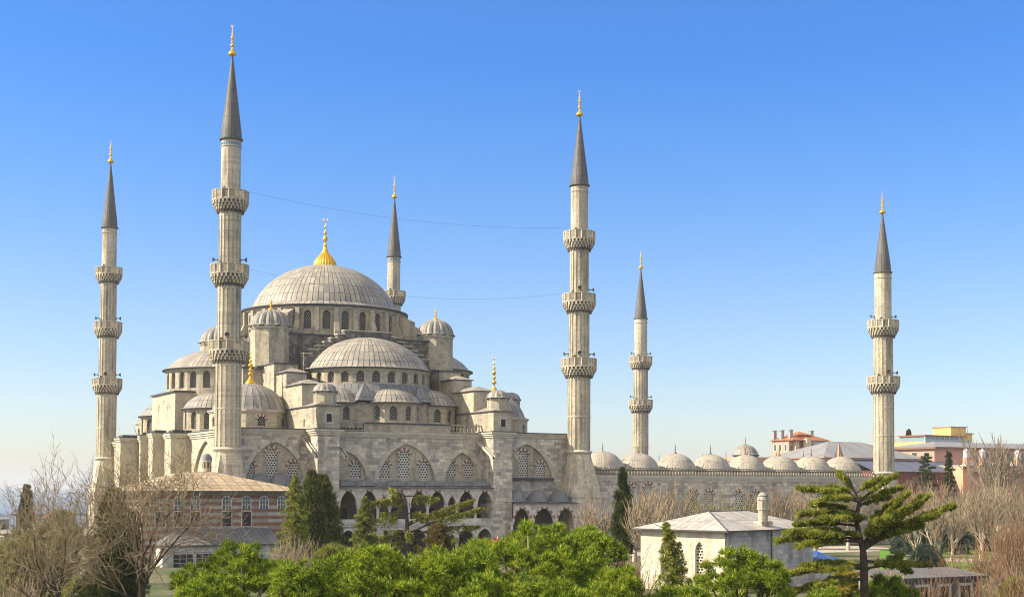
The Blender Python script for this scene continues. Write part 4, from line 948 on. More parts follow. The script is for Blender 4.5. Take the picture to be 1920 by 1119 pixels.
def stripes(name,cs,h=.55,bw=2.0):
    m,nt,b=newmat(name); uv=N(nt,'UVMap').outputs[0]; s=nt.nodes.new('ShaderNodeSeparateXYZ'); nt.links.new(uv,s.inputs[0])
    br=N(nt,'TexBrick',Scale=1.0); br.inputs['Color1'].default_value=(0,0,0,1); br.inputs['Color2'].default_value=(1,1,1,1); br.inputs['Mortar Size'].default_value=.01; br.inputs['Brick Width'].default_value=.8; br.inputs['Row Height'].default_value=h/3; br.inputs['Bias'].default_value=0
    nt.links.new(uv,br.inputs['Vector']); br2=N(nt,'TexBrick',Scale=1.0); br2.inputs['Color1'].default_value=(0,0,0,1); br2.inputs['Color2'].default_value=(1,1,1,1); br2.inputs['Mortar Size'].default_value=.012; br2.inputs['Brick Width'].default_value=bw; br2.inputs['Row Height'].default_value=h; br2.inputs['Bias'].default_value=0
    nt.links.new(uv,br2.inputs['Vector'])
    a=ramp(nt,br.outputs['Color'],[(0,cs[0]),(1,cs[1])]); b2=ramp(nt,br2.outputs['Color'],[(0,cs[2]),(1,cs[3])])
    f=mth(nt,'LESS_THAN',mth(nt,'FRACT',mth(nt,'DIVIDE',s.outputs[1],2*h)),.5); c=mixc(nt,f,a,b2)
    n=noise(nt,1.4,4); c=mixc(nt,1,c,ramp(nt,n,[(.3,(.8,.8,.8)),(.7,(1.12,1.1,1.08))]),'MULTIPLY')
    nt.links.new(c,b.inputs['Base Color']); b.inputs['Roughness'].default_value=.92; return m
STRIPE=stripes('brick_and_stone_bands',[(.2,.1,.07),(.3,.15,.1),(.25,.22,.19),(.46,.42,.36)],.45); STRIPE2=stripes('pale_striped_wall',[(.58,.3,.2),(.6,.35,.24),(.66,.54,.4),(.7,.58,.44)],.5)
def fwin(parent,P,Q,u0,u1,z0,z1,fr=.12,arched=False,mat=None,frm=None,bars=True,off=.03,name='window'):
    """framed window standing just proud of the wall, panes as its own part"""
    P2=Vector((P[0],P[1],0)); d=(Vector((Q[0],Q[1],0))-P2).normalized(); n=Vector((d.y,-d.x,0)); mb=MB()
    def bar(a,b,c,e,o0=off,o1=-.02,m=0):
        v=[P2+d*u+Vector((0,0,z))+n*o for o in (o0,o1) for u,z in ((a,c),(b,c),(b,e),(a,e))]
        mb.add(v,[(0,1,2,3),(0,4,5,1),(1,5,6,2),(2,6,7,3),(3,7,4,0)],m)
    if arched:
        o=arch(u0,u1,z0,z1-(u1-u0)/2,z1,pt=0); mb.plate(P,Q,o,off,1)
        h=(u1-u0)/2;c=(u0+u1)/2
        for i in range(8):
            t0,t1=math.pi*i/8,math.pi*(i+1)/8
            q=[P2+d*(c+r*math.cos(t))+Vector((0,0,z1-h+r*math.sin(t)))+n*(off+.04) for t,r in ((t0,h),(t0,h+fr),(t1,h+fr),(t1,h))]
            mb.add(q,[(0,1,2,3)],0)
        bar(u0-fr,u0,z0,z1-h,off+.04); bar(u1,u1+fr,z0,z1-h,off+.04)
    else:
        mb.plate(P,Q,rect(u0,u1,z0,z1),off,1)
        bar(u0-fr,u0,z0-fr,z1+fr,off+.05); bar(u1,u1+fr,z0-fr,z1+fr,off+.05); bar(u0,u1,z1,z1+fr,off+.05); bar(u0,u1,z0-fr,z0,off+.05)
    if bars:
        for k in range(1,3): u=u0+(u1-u0)*k/3; bar(u-.03,u+.03,z0,z1-(.1 if arched else 0),off+.03)
        nz=max(2,int((z1-z0)/.5))
        for k in range(1,nz): z=z0+(z1-z0)*k/nz; bar(u0,u1,z-.03,z+.03,off+.03)
    return mb.build(name,[frm or WHITE,mat or GLASS],parent)
# pavilion at the left, brick and stone bands under a hipped lead roof
pv_=empty('pavilion',(-6,-10,0),'two storey pavilion with red brick and stone bands under a sunlit hipped roof','pavilion')
Yf=-16; xL=onY(268,960,Yf)[0]; xR=4.6; zE=zat(921,-5,Yf-1); zR=zat(884,-5,-9.5); zM=zat(990,-5,Yf)
mb=MB(); mb.box(xL,xR,Yf,-3,-4,zE,0); pw=mb.build('wall',[STRIPE],pv_)
mb=MB(); ov=1.35; x0,x1,y0,y1=xL-ov,xR+ov+.3,Yf-ov,-1.5; k=(y1-y0)/2; v=[(x0,y0,zE+.1),(x1,y0,zE+.1),(x1,y1,zE+.1),(x0,y1,zE+.1),(x0+k,y0+k,zR),(x1-k-3,y0+k,zR)]
mb.add(v,[(0,1,5,4),(1,2,5),(2,3,4,5),(3,0,4)],0)
v2=[(x,y,z-.25) for x,y,z in v[:4]]+v[:4]; mb.add(v2,[(0,1,5,4),(1,2,6,5),(2,3,7,6),(3,0,4,7),(3,2,1,0)],1); mb.build('roof',[ROOFT,EDGE],pv_)
P,Q=(xL,Yf),(xR,Yf)
for px in (290,335,366,425,462,495,528):
    u=onY(px,942,Yf)[0]-xL; fwin(pw,P,Q,u-.55,u+.55,zat(954,-5,Yf),zat(930,-5,Yf),.1,True)
for px in (300,335,366,425,462):
    u=onY(px,970,Yf)[0]-xL; fwin(pw,P,Q,u-.6,u+.6,zat(986,-5,Yf),zat(958.5,-5,Yf),.13,False,WOODD,MARBLE,bars=False)
P,Q=(xL,-3),(xL,Yf)
for y in (-13.6,-10.6,-7.6): fwin(pw,P,Q,-3-y-.55,-3-y+.55,zat(988,xL,y),zat(958,xL,y),.13,False,WOODD,MARBLE,bars=False); fwin(pw,P,Q,-3-y-.5,-3-y+.5,zat(952,xL,y),zat(930,xL,y),.1,True)
xl2=onY(305,1018,-20.5)[0]; xr2=onY(520,1018,-20.5)[0]; zl=zat(1020,-6,-20.5)
mb=MB(); x0,x1,y0=xl2-.4,xr2+.4,-20.9
mb.add([(x0,y0,zl),(x1,y0,zl),(x1,Yf,zM),(x0+3.2,Yf,zM),(x0,Yf+2,zl)],[(0,1,2,3),(0,3,4)],0); mb.add([(x0,y0,zl),(x1,y0,zl),(x1,y0,zl-.18),(x0,y0,zl-.18),(x0,Yf+2,zl),(x0,Yf+2,zl-.18)],[(3,2,1,0),(0,4,5,3)],1); mb.build('lower_roof',[LEADD,EDGE],pv_)
mb=MB(); mb.box(xl2,xr2,-20.5,Yf+.2,-5,zl-.1,0); mb.box(xl2-.06,xr2,-20.6,-20.5,zl-.9,zl-.75,0); lw=mb.build('lower_wall',[MARBLE],pv_)
P,Q=(xl2,-20.5),(xr2,-20.5)
for a,b in ((325,362),(368,402),(408,440),(447,478)):
    ua=onY(a,1040,-20.5)[0]-xl2; ub=onY(b,1040,-20.5)[0]-xl2; fwin(lw,P,Q,ua,ub,zat(1078,-6,-20.5),zat(1037,-6,-20.5),.12,False,WOODD,MARBLE)
fwin(lw,(xl2,-15),(xl2,-20.5),3.2,4.1,-3.6,-1.6+1.7,.14,False,WOODD,MARBLE)
mb=MB(); mb.box(-19.5,xl2+4,-27,-20.6,-8,zat(1088,-12,-25),0); hip(mb,-19.5,xl2+4,-27,-20.6,zat(1086,-12,-27),.9,.4,1,2); mb.build('porch',[ST_CREAM,ROOFT,EDGE],pv_)
cx_,cy_=onY(388,870,-8)[0],-8; mb=MB(); zt_=zat(862,cx_,cy_); mb.prism(ring(cx_,cy_,.62,8,R_(22.5),R_(382.5))[:-1],zR-2.5,zt_,0); mb.prism(ring(cx_,cy_,.72,8,R_(22.5),R_(382.5))[:-1],zt_-.25,zt_-.05,1)
mb.lathe(cx_,cy_,[(.7,zt_),(.6,zt_+.5),(.3,zt_+.8),(.02,zt_+.9)],16,2)
for k in range(8):
    a=R_(22.5+45*k+22.5); r=.6; c=Vector((cx_+r*math.cos(a),cy_+r*math.sin(a))); t=Vector((-math.sin(a),math.cos(a))); mb.add([(c.x-t.x*.1,c.y-t.y*.1,zt_-1.1),(c.x+t.x*.1,c.y+t.y*.1,zt_-1.1),(c.x+t.x*.1,c.y+t.y*.1,zt_-.4),(c.x-t.x*.1,c.y-t.y*.1,zt_-.4)],[(0,1,2,3)],3)
mb.build('chimney',[ST_MAIN,ST_MOULD,LEADD,DARK],pv_)
# square hall lower right
D0=133; c0=atd(1363,997,D0); th=R_(19); e1=Vector((math.cos(th),math.sin(th),0)); e2=Vector((-math.sin(th),math.cos(th),0))
Lr=17.5; Ll=11.2; zc_=c0.z; zh=zat(957.5,(c0+e1*7+e2*7).x,(c0+e1*7+e2*7).y)
hl=empty('stone_hall',(c0.x+6,c0.y+12,0),'small sunlit stone hall with a shallow hipped sheet roof and three pierced windows, bottom right','building')
w=lambda a,b,z: c0+e1*a+e2*b+Vector((0,0,z-c0.z))
mb=MB(); A=w(.45,.45,0);B=w(Lr-.4,.45,0);C_=w(.45,Ll-.4,0);D_=w(Lr-.4,Ll-.4,0)
Lw=(A-C_).length; hw=[(Lw*u-.5,Lw*u+.5,zc_-4.9,zc_-2.0,zc_-1.05) for u in (.29,.47,.7)]
mb.wall(C_.xy,A.xy,rect(0,Lw,-1,zc_),[arch(*h,pt=.3) for h in hw],.35,0); mb.wall(A.xy,B.xy,rect(0,(B-A).length,-1,zc_),(),0,1); mb.wall(B.xy,D_.xy,rect(0,(D_-B).length,-1,zc_),(),0,1); mb.wall(D_.xy,C_.xy,rect(0,(D_-C_).length,-1,zc_),(),0,1)
hwall=mb.build('wall',[stone('sun_toned_hall_stone',[(0,(.6,.53,.43)),(1,(.7,.64,.53))],1.1,.45,mortar=.008,mcol=(.42,.36,.28),stain=.4,stain_col=(.3,.24,.17)),stone('shade_toned_hall_stone',[(0,(.42,.4,.37)),(1,(.6,.57,.52))],1.3,.5,stain=.5)],hl)  # window wall paler, other walls greyer: sun and shade put into the colours
LATB=lattice('bold_pierced_grille',.34,.36,(.6,.56,.48),(.02,.02,.02))
for h in hw: win(hwall,C_.xy,A.xy,*h,off=-.3,mat=LATB)
for h in hw: 
    m2=MB(); 
fwin(hwall,C_.xy,A.xy,Lw*.28,Lw*.28+1.5,zc_-8.2,zc_-6.3,.16,False,GLASS,MARBLE)
mb=MB(); ap=w(Ll*.46,Ll*.5,0); ap2=w(Lr-Ll*.46,Ll*.5,0); V=[w(-.3,-.3,zc_+.12),w(Lr+.3,-.3,zc_+.12),w(Lr+.3,Ll+.3,zc_+.12),w(-.3,Ll+.3,zc_+.12),Vector((ap.x,ap.y,zh)),Vector((ap2.x,ap2.y,zh))]
mb.add(V,[(0,1,5,4),(1,2,5),(2,3,4,5),(3,0,4)],0); V2=[v-Vector((0,0,.14)) for v in V[:4]]+V[:4]; mb.add(V2,[(0,1,5,4),(1,2,6,5),(2,3,7,6),(3,0,4,7),(3,2,1,0)],1)
for a,b in ((V[0],V[4]),(V[3],V[4]),(V[1],V[5]),(V[4],V[5])): mb.tube([a,b],[.07,.07],5,1)
mb.build('roof',[ROOFG,EDGE],hl)
mb=MB(); cc=atd(1430.5,960,D0+7); zt_=zat(937,cc.x,cc.y); zb_=zat(981,cc.x,cc.y); mb.prism(ring(cc.x,cc.y,.5,8,0,2*math.pi)[:-1],zb_-1,zt_-.9,0); mb.prism(ring(cc.x,cc.y,.58,8,0,2*math.pi)[:-1],zt_-1.0,zt_+.05,0); mb.lathe(cc.x,cc.y,[(.66,zt_),(.62,zt_+.1),(.5,zt_+.5),(.25,zt_+.75),(.02,zt_+.82)],20,1); mb.box(cc.x-.7,cc.x+.7,cc.y-.7,cc.y+.7,zb_-.8,zb_+.25,0)
mb.build('chimney',[ST_MAIN,LEAD],hl)
for a_ in (.22,8.6):
    mb=MB(); q=w(a_,.3,0); mb.tube([(q.x,q.y,-1),(q.x,q.y,zc_-.1)],[.07,.07],6); mb.build('drain_pipe',[EDGE],hl)
# annex with blue roof, hidden mostly by the cedar
an=empty('annex',(55,-60,0),'low grey annex with a small bright blue metal roof behind the cedar','building')
a0=atd(1530,1060,150); zb_=zat(1052,a0.x,a0.y); mb=MB(); mb.box(a0.x,a0.x+3.4,a0.y,a0.y+6,-.5,zb_,0); mb.build('wall',[ST_GREY],an); mb=MB(); hip(mb,a0.x,a0.x+3.4,a0.y,a0.y+6,zb_,.9,.2,0,1); mb.build('roof',[BLUER,EDGE],an)
g0=atd(1455,1080,140); mb=MB(); mb.box(g0.x,g0.x+6,g0.y,g0.y+4,-.5,zat(1062,g0.x,g0.y),0); mb.build('side_wall',[ST_GREY],an)
# long low stone building at the lower right edge
lb=atd(1665,1090,104); Yl=lb.y; xa=lb.x; xb=onY(1840,1080,Yl)[0]; zt_=zat(1080,lb.x+6,Yl); mb=MB()
lw_=empty('stone_outbuilding',(xa+8,Yl+2,0),'long weathered stone outbuilding with small white framed windows at the lower right','building')
mb.box(xa,xb,Yl,Yl+3.2,-2,zt_,0); sw=mb.build('wall',[ST_DARK],lw_); mb=MB(); mb.add([(xa-.4,Yl-.4,zt_),(xb+.4,Yl-.4,zt_),(xb+.4,Yl+3.6,zt_+.45),(xa-.4,Yl+3.6,zt_+.45)],[(0,1,2,3)],0); mb.box(xa-.4,xb+.4,Yl-.42,Yl-.1,zt_-.18,zt_-.01,1); mb.build('roof',[lead('weathered_tile_roof',(.16,.14,.12),(.26,.23,.19),.25,.5,.05),EDGE],lw_)
for px in (1690,1729,1769,1809): u=onY(px,1100,Yl)[0]-xa; fwin(sw,(xa,Yl),(xb,Yl),u-.55,u+.55,zt_-3,zt_-.75,.22,False,DARK,MARBLE,bars=False)
# distant: obelisk, apartment house, museum, pink palace, yellow hotel
ob_=atd(1573,828,330); mb=MB(); hb=onY(1583,855,ob_.y)[0]-onY(1562,855,ob_.y)[0]; b=1.15
zs_=ob_.z-5.2
mb.add([(ob_.x-b-.35,ob_.y-b-.35,0),(ob_.x+b+.35,ob_.y-b-.35,0),(ob_.x+b+.35,ob_.y+b+.35,0),(ob_.x-b-.35,ob_.y+b+.35,0),(ob_.x-b,ob_.y-b,zs_),(ob_.x+b,ob_.y-b,zs_),(ob_.x+b,ob_.y+b,zs_),(ob_.x-b,ob_.y+b,zs_),(ob_.x,ob_.y,ob_.z)],[(0,1,5,4),(1,2,6,5),(2,3,7,6),(3,0,4,7),(4,5,8),(5,6,8),(6,7,8),(7,4,8)])
tag(mb.build('obelisk',[plain('pink_granite',(.45,.28,.2),.8,.12)],None,(ob_.x,ob_.y,0)),'pink pointed tip of an obelisk behind the last courtyard domes','obelisk')
def block(root,Yf,pa,pb,pt,depth,mat,name='wall',zb=0,py=None,mt=None):
    xa=onY(pa,py or pt,Yf)[0]; xb=onY(pb,py or pt,Yf)[0]; z=zat(pt,(xa+xb)/2,Yf); mb=MB(); mb.box(xa,xb,Yf,Yf+depth,zb,z,0,None); return mb.build(name,[mat],root),xa,xb,z
A=atd(1517,840,420); Ya=A.y
ap_=empty('apartment_building',(A.x,A.y+5,0),'distant pink and grey apartment house with orange tiled roof behind the courtyard domes','building')
zz=zat(824,A.x,Ya); xr_=onY(1559,830,Ya)[0]; mb=MB(); mb.box(A.x,xr_,Ya+1.2,Ya+11.2,0,zz,0); wb=mb.build('wall',[GREYP],ap_)
mb=MB(); mb.box(A.x-5,A.x-.02,Ya+3.5,Ya+11.5,0,zz-.3,0); mb.build('pink_wing',[PINK],ap_); mb=MB(); mb.box(A.x-.6,A.x+1.0,Ya+.2,Ya+2,0,zz+.4,0); mb.box(A.x-3.2,A.x-1.8,Ya+2.4,Ya+4,0,zz,0); mb.build('cream_pillar',[CREAM],ap_)
for k in range(2):
    for j in range(3):
        z=zz-1.0-3.6*k; x=A.x+1.6+j*2.9
        if x+2.2<xr_: fwin(wb,(A.x,Ya+1.2),(xr_,Ya+1.2),x-A.x,x-A.x+1.6,z-2,z,.12,False,DARK if j%2 else GLASS,WHITE,bars=False)
    mb=MB(); mb.box(A.x+1,xr_+.6,Ya-.3,Ya+1.2,zz-3.7-3.6*k,zz-3.4-3.6*k); mb.box(A.x+1,xr_+.6,Ya-.35,Ya-.25,zz-3.4-3.6*k,zz-2.6-3.6*k); mb.build('balcony',[GREYP],ap_)
for y in (5,7.5,10):
    fwin(wb,(A.x-5,Ya+11.5),(A.x-5,Ya+3.5),11.5-y-.5,11.5-y+.5,zz-3.4,zz-1.4,.15,False,GLASS,WHITE,bars=False)
for q,x in ((0,A.x-4.3),(1,A.x-1.8)): fwin(wb,(A.x-5,Ya+3.5),(A.x,Ya+3.5),x-A.x+5-.2,x-A.x+5.8,zz-4,zz-1.8,.12,False,GLASS,CREAM,bars=False)
mb=MB(); hip(mb,A.x-5,xr_,Ya+1.5,Ya+11.5,zz-.2,2.4,.6,0,0); hip(mb,A.x-1,A.x+4,Ya+4,Ya+9,zz+1.5,1.2,.3,0,0); mb.build('roof',[TILE],ap_)
for k in range(3): fwin(wb,(A.x-5,Ya+3.5),(A.x,Ya+3.5),.6+k*1.5,1.3+k*1.5,zz-8.5,zz-6.8,.1,False,DARK,WHITE,bars=False)
for x,y in ((A.x-4.6,Ya+11),(A.x-4.5,Ya+7.5),(A.x-4,Ya+4),(xr_-3,Ya+6)): mb=MB(); mb.box(x-.55,x+.55,y-.55,y+.55,zz-1,zz+2.9); mb.box(x-.7,x+.7,y-.7,y+.7,zz+2.9,zz+3.1); mb.build('chimney',[GREYP],ap_)
Mz=atd(1540,858,385); Ym=Mz.y
mu=empty('museum_building',(Mz.x+20,Ym+8,0),'long striped old palace under a wide pale lead hipped roof behind the last minaret','building')
xa=onY(1545,858,Ym)[0]; xb=onY(1812,857,Ym-16)[0]; zz=zat(858.5,xa+10,Ym)
mb=MB(); mb.box(xa,xb,Ym,Ym+26,0,zz,0); wb=mb.build('wall',[STRIPE2],mu)
mb=MB(); hip(mb,xa,xb,Ym,Ym+26,zz,zat(829,xa+20,Ym+13)-zz,.8,0,1,.15); mb.build('roof',[ROOFM,PINK],mu)
for px in (1617,1636,1560): u=onY(px,870,Ym)[0]-xa; fwin(wb,(xa,Ym),(xb,Ym),u-.9,u+.9,zz-5,zz-1.8,.15,True,MARBLE,WHITE,bars=False)
xc_=onY(1690,870,Ym-6)[0]; xd_=onY(1806,870,Ym-6)[0]; zc2=zat(882,xc_,Ym-9); mb=MB(); mb.add([(xc_-14,Ym-9,zc2),(xd_-3,Ym-9,zc2),(xd_-3,Ym-.02,zz-.4),(xc_-14,Ym-.02,zz-.4)],[(0,1,2,3)],0); mb.box(xc_-14,xd_-3,Ym-9.1,Ym-8.8,zc2-.3,zc2,1); mb.build('lower_roof',[ROOFB,MARBLE],mu)
mb=MB(); mb.box(xc_-14,xd_-3.3,Ym-8.6,Ym,0,zc2-.1,0); mb.build('lower_wall',[plain('dark_red_wall',(.2,.06,.05),.9)],mu)
Pk=atd(1752,850,405); Yk=Pk.y; pk=empty('pink_palace',(Pk.x+20,Yk+5,0),'long pink building with dark flat eaves, small domes and round arches at the right edge','building')
xa=Pk.x; xb=xa+75; zz=zat(843,xa+20,Yk); mb=MB(); mb.box(xa,xb,Yk,Yk+20,0,zz,0); wb=mb.build('wall',[PINK],pk)
mb=MB(); mb.box(xa-1,xb,Yk-1.4,Yk+21,zz,zz+.5,0); hip(mb,xa,xb,Yk,Yk+20,zz+.5,1.9,.9,1,0); mb.build('roof',[plain('brown_eave',(.2,.12,.09),.8),ROOFM],pk)
for y_ in (3,8,13): fwin(wb,(xa,Yk+20),(xa,Yk),20-y_-1,20-y_+1,zz-4.2,zz-1,.2,False,GLASS,CREAM,bars=False)
for k in range(14): u=18+k*3.1; fwin(wb,(xa,Yk),(xb,Yk),u,u+1.4,zz-4.4,zz-.8,.2,False,GLASS,CREAM,bars=False)
Yc=Yk-14; x0_=onY(1812,872,Yc)[0]; za=zat(874,x0_+8,Yc); mb=MB(); ars_=[(1.5+6.1*k,6.3+6.1*k,za-4.6,za-3.4,za-1.6) for k in range(9)]
mb.wall((x0_,Yc),(x0_+60,Yc),rect(0,60,-1,za),[arch(a,b,-.9,zs__,zt__,pt=.05) for a,b,_,zs__,zt__ in ars_],1.2,0); mb.box(x0_,x0_+60,Yc+1.3,Yk,-1,za-.1,0); mb.box(x0_-.2,x0_+60,Yc-.3,Yk,za,za+.3,1); dc=mb.build('arcade_wall',[paint('salmon_plaster',(.62,.36,.24)),MARBLE],pk)
for k,px in enumerate((1817,1844,1872,1902)): 
    x=onY(px,870,Yc+5)[0]; dome(x,Yc+5,2.0,za+.2,za+2.0,dc,16,'small_dome',LEAD,seg=32,nlat=7,lip=.1)
for px in (1813.5,1843,1910): x=onY(px,860,Yc+2)[0]; mb=MB(); mb.box(x-.75,x+.75,Yc+1.5,Yc+3,za,za+2.6,0); mb.box(x-.6,x+.6,Yc+1.6,Yc+2.9,za+2.6,za+4.4,1); mb.add([(x-.7,Yc+1.5,za+4.4),(x+.7,Yc+1.5,za+4.4),(x+.7,Yc+3,za+4.4),(x-.7,Yc+3,za+4.4),(x,Yc+2.2,za+5.3)],[(0,1,4),(1,2,4),(2,3,4),(3,0,4)],1); mb.build('chimney',[PINK,WHITE],dc)
H=atd(1735,830,440); Yh=H.y; ho=empty('yellow_hotel',(H.x+8,Yh+5,0),'bright yellow flat roofed building with glazed terrace and rooftop tower, far right','building')
h1,xa,xb,z1=block(ho,Yh,1735,1818,829,14,YEL); 
z2=zat(816,xa+5,Yh); mb=MB(); mb.box(xa+.6,xb-2,Yh+.8,Yh+12,z1,z2-.2,0); mb.box(xa,xb-1,Yh+.2,Yh+12.6,z2-.2,z2+.15,1)
for k in range(9): x=xa+.6+(xb-xa-2.6)*k/8; mb.box(x-.12,x+.12,Yh+.6,Yh+.85,z1,z2-.2,2)
mb.build('glazed_terrace',[plain('terrace_glass',(.2,.26,.28),.15,.2,spec=.6),plain('red_brown_roof',(.33,.12,.08),.8),WHITE],ho)
mb=MB(); mb.box(xa,xb,Yh-.05,Yh+.02,z1,z1+.9,0); mb.build('terrace_railing',[plain('railing_glass',(.3,.36,.36),.2,.1,spec=.6)],ho)
xt0=onY(1783,805,Yh+3)[0]; xt1=onY(1811,805,Yh+3)[0]; z3=zat(800.5,xt0,Yh+3); mb=MB(); mb.box(xt0,xt1,Yh+3,Yh+11,z2-.2,z3,0); mb.box(xt1,xt1+4,Yh+4,Yh+11,z1,z3-2,0); mb.box(xt0-.3,xt1+.3,Yh+2.7,Yh+11.3,z3,z3+.25,1); mb.box(xt1,xt1+4.5,Yh+3.6,Yh+11.3,z3-2,z3-1.75,1); mb.build('roof_tower',[YEL,plain('tower_roof_edge',(.3,.2,.17),.8)],ho)
Gy=atd(1688,830,455); gb_=empty('grey_block',(Gy.x+8,Gy.y+5,0),'dark grey blocky buildings left of the yellow hotel on the skyline','building')
g_,xa,xb,z1=block(gb_,Gy.y,1690,1737,823,12,GREYP); mb=MB(); mb.box(xa+4,xb,Gy.y-2,Gy.y,0,z1-1.2); mb.box(xa+9,xb-1,Gy.y-3.5,Gy.y-2,0,z1-3); mb.build('annex_wall',[plain('slate_wall',(.12,.13,.15),.8)],gb_)
mb=MB(); mb.box(xa+5,xa+5.5,Gy.y+3,Gy.y+3.5,z1,z1+3); mb.build('chimney',[GREYP],gb_)
# extra low roofs on the skyline between the domes
sk=atd(1490,866,400); mb=MB(); mb.box(sk.x-16,sk.x+12,sk.y+4,sk.y+14,0,zat(857,sk.x,sk.y)); tag(mb.build('low_house',[plain('ochre_wall',(.42,.3,.18),.9)],None,(sk.x,sk.y+8,0)),'low ochre roofed house below the apartment building on the skyline','building')
# left: old stone school roofs and houses by the sea
s0=atd(8,1003,262); sh=empty('stone_school',(s0.x+8,s0.y+5,0),'low grey stone building with shallow lead roof below the lone cypress, far left','building')
Ys=s0.y; xa=s0.x; xb=onY(165,1003,Ys)[0]; zz=zat(1001,xa,Ys); zg=gz(xa,Ys)-6; mb=MB(); mb.box(xa,xb,Ys,Ys+12,zg,zz,0); mb.build('wall',[ST_MAIN],sh); mb=MB(); hip(mb,xa,xb,Ys,Ys+12,zz,zat(987,xa+6,Ys+6)-zz,.5,0,1); mb.build('roof',[LEAD,EDGE],sh)
def seahouse(px0,px1,py,D,dep,mat,rmat,label,hh=6,flat=False,g=None):
    a=atd(px0,py,D); xb=onY(px1,py,a.y)[0]; z=a.z; root=empty('house',(a.x,a.y,z-hh),label,'house',None); mb=MB(); mb.box(a.x,xb,a.y,a.y+dep,z-hh,z,0); w_=mb.build('wall',[mat],root)
    mb=MB()
    if flat: mb.box(a.x-.3,xb+.3,a.y-.3,a.y+dep+.3,z,z+.3)
    else: hip(mb,a.x,xb,a.y,a.y+dep,z,1.6,.4,0,0)
    mb.build('roof',[rmat],root); n=max(2,int((xb-a.x)/2.6))
    for k in range(n): u=(k+.5)*(xb-a.x)/n; fwin(w_,(a.x,a.y),(xb,a.y),u-.5,u+.5,z-2.4,z-.9,.1,False,DARK,WHITE,bars=False)
seahouse(-25,17,975,330,10,GREYP,plain('slate_roof',(.25,.25,.27),.7),'grey house with dark windows at the left edge by the sea',flat=True)
seahouse(-20,6,1004,300,8,CREAM,TILE,'cream house corner with orange roof at the far left edge')
seahouse(60,100,973,360,9,CREAM,LEAD,'small pale house right of the lone cypress near the sea',flat=True)
seahouse(95,128,968,380,9,PINK,TILE,'small pinkish house behind bare branches near the sea')
seahouse(150,196,1012,230,9,ST_CREAM,LEAD,'low cream stone wall and roof beside the far left minaret foot',hh=9)
mb=MB(); b0=atd(20,966,420); 
for k in range(7): mb.box(b0.x+2+k*7-.35,b0.x+2+k*7+.35,b0.y,b0.y+.7,b0.z-14,b0.z)
mb.box(b0.x,b0.x+48,b0.y-.3,b0.y+1.2,b0.z,b0.z+.5); mb.box(b0.x,b0.x+48,b0.y-.3,b0.y-.2,b0.z+1.4,b0.z+1.5); tag(mb.build('pergola',[plain('dark_steel',(.12,.11,.1),.7)],None,(b0.x,b0.y,b0.z-14)),'long dark terrace frame with posts standing before the sea at the left','pergola')
# garden at the lower right: lawns, fence, benches, lamps
mb=MB()
lawn=plain('lawn_grass',(.1,.24,.02),.95,.3,scale=.8)
def patch(pts,z,m,name): 
    mb=MB(); mb.add([(x,y,z) for x,y in pts],[tuple(range(len(pts)))]); return tag(mb.build(name,[m],None,(pts[0][0],pts[0][1],0)),kind='structure')
ongr=lambda px,py: (lambda d: (CX+d.x*(-ZC/d.z),CY+d.y*(-ZC/d.z)))(ray(px,py))
patch([ongr(1650,1072),ongr(1850,1072),ongr(1850,1052),ongr(1650,1052)],.03,lawn,'lawn'); patch([ongr(1650,1046),ongr(1900,1048),ongr(1900,1030),ongr(1650,1030)],.03,lawn,'lawn')
patch([ongr(1660,1052),ongr(1900,1053),ongr(1900,1047),ongr(1660,1047)],.02,fp,'path'); patch([ongr(-60,1135),ongr(150,1135),ongr(150,1098),ongr(-60,1098)],.03,lawn,'lawn')
fa,fb=ongr(1660,1052),ongr(1830,1054)
f_=empty('garden_fence',(*fa,0),'low white baluster fence along the garden path, lower right','fence'); balustrade(f_,fa,fb,0,1.0,sp=.5,w=.14,name='balustrade')
for px,py,lb_ in ((1794,1048,'dark wooden garden bench on the far lawn, right side'),):
    x,y=ongr(px,py); t=empty('bench',(x,y,0),lb_,'bench'); mb=MB(); mb.box(x-.9,x+.9,y-.25,y+.25,.42,.48); mb.build('seat',[WOODD],t); mb=MB(); mb.box(x-.9,x+.9,y+.22,y+.28,.5,.9); mb.build('backrest',[WOODD],t)
    for s in (-.8,.8): mb=MB(); mb.box(x+s-.04,x+s+.04,y-.22,y+.22,0,.42); mb.build('leg',[WOODD],t)
def lamp(px,D,ytop,label):
    x,y=gnd(px,D); zt=zat(ytop,x,y); t=empty('street_lamp',(x,y,0),label,'street lamp'); mb=MB(); mb.lathe(x,y,[(.12,0),(.1,.5),(.05,.6),(.04,zt-.5)],8); mb.build('pole',[WHITE],t); mb=MB(); mb.lathe(x,y,[(.05,zt-.5),(.2,zt-.4),(.2,zt-.1),(.05,zt)],10); mb.build('lantern',[WHITE],t)
lamp(156,118,1068,'white lamp post among the bushes at the lower left')
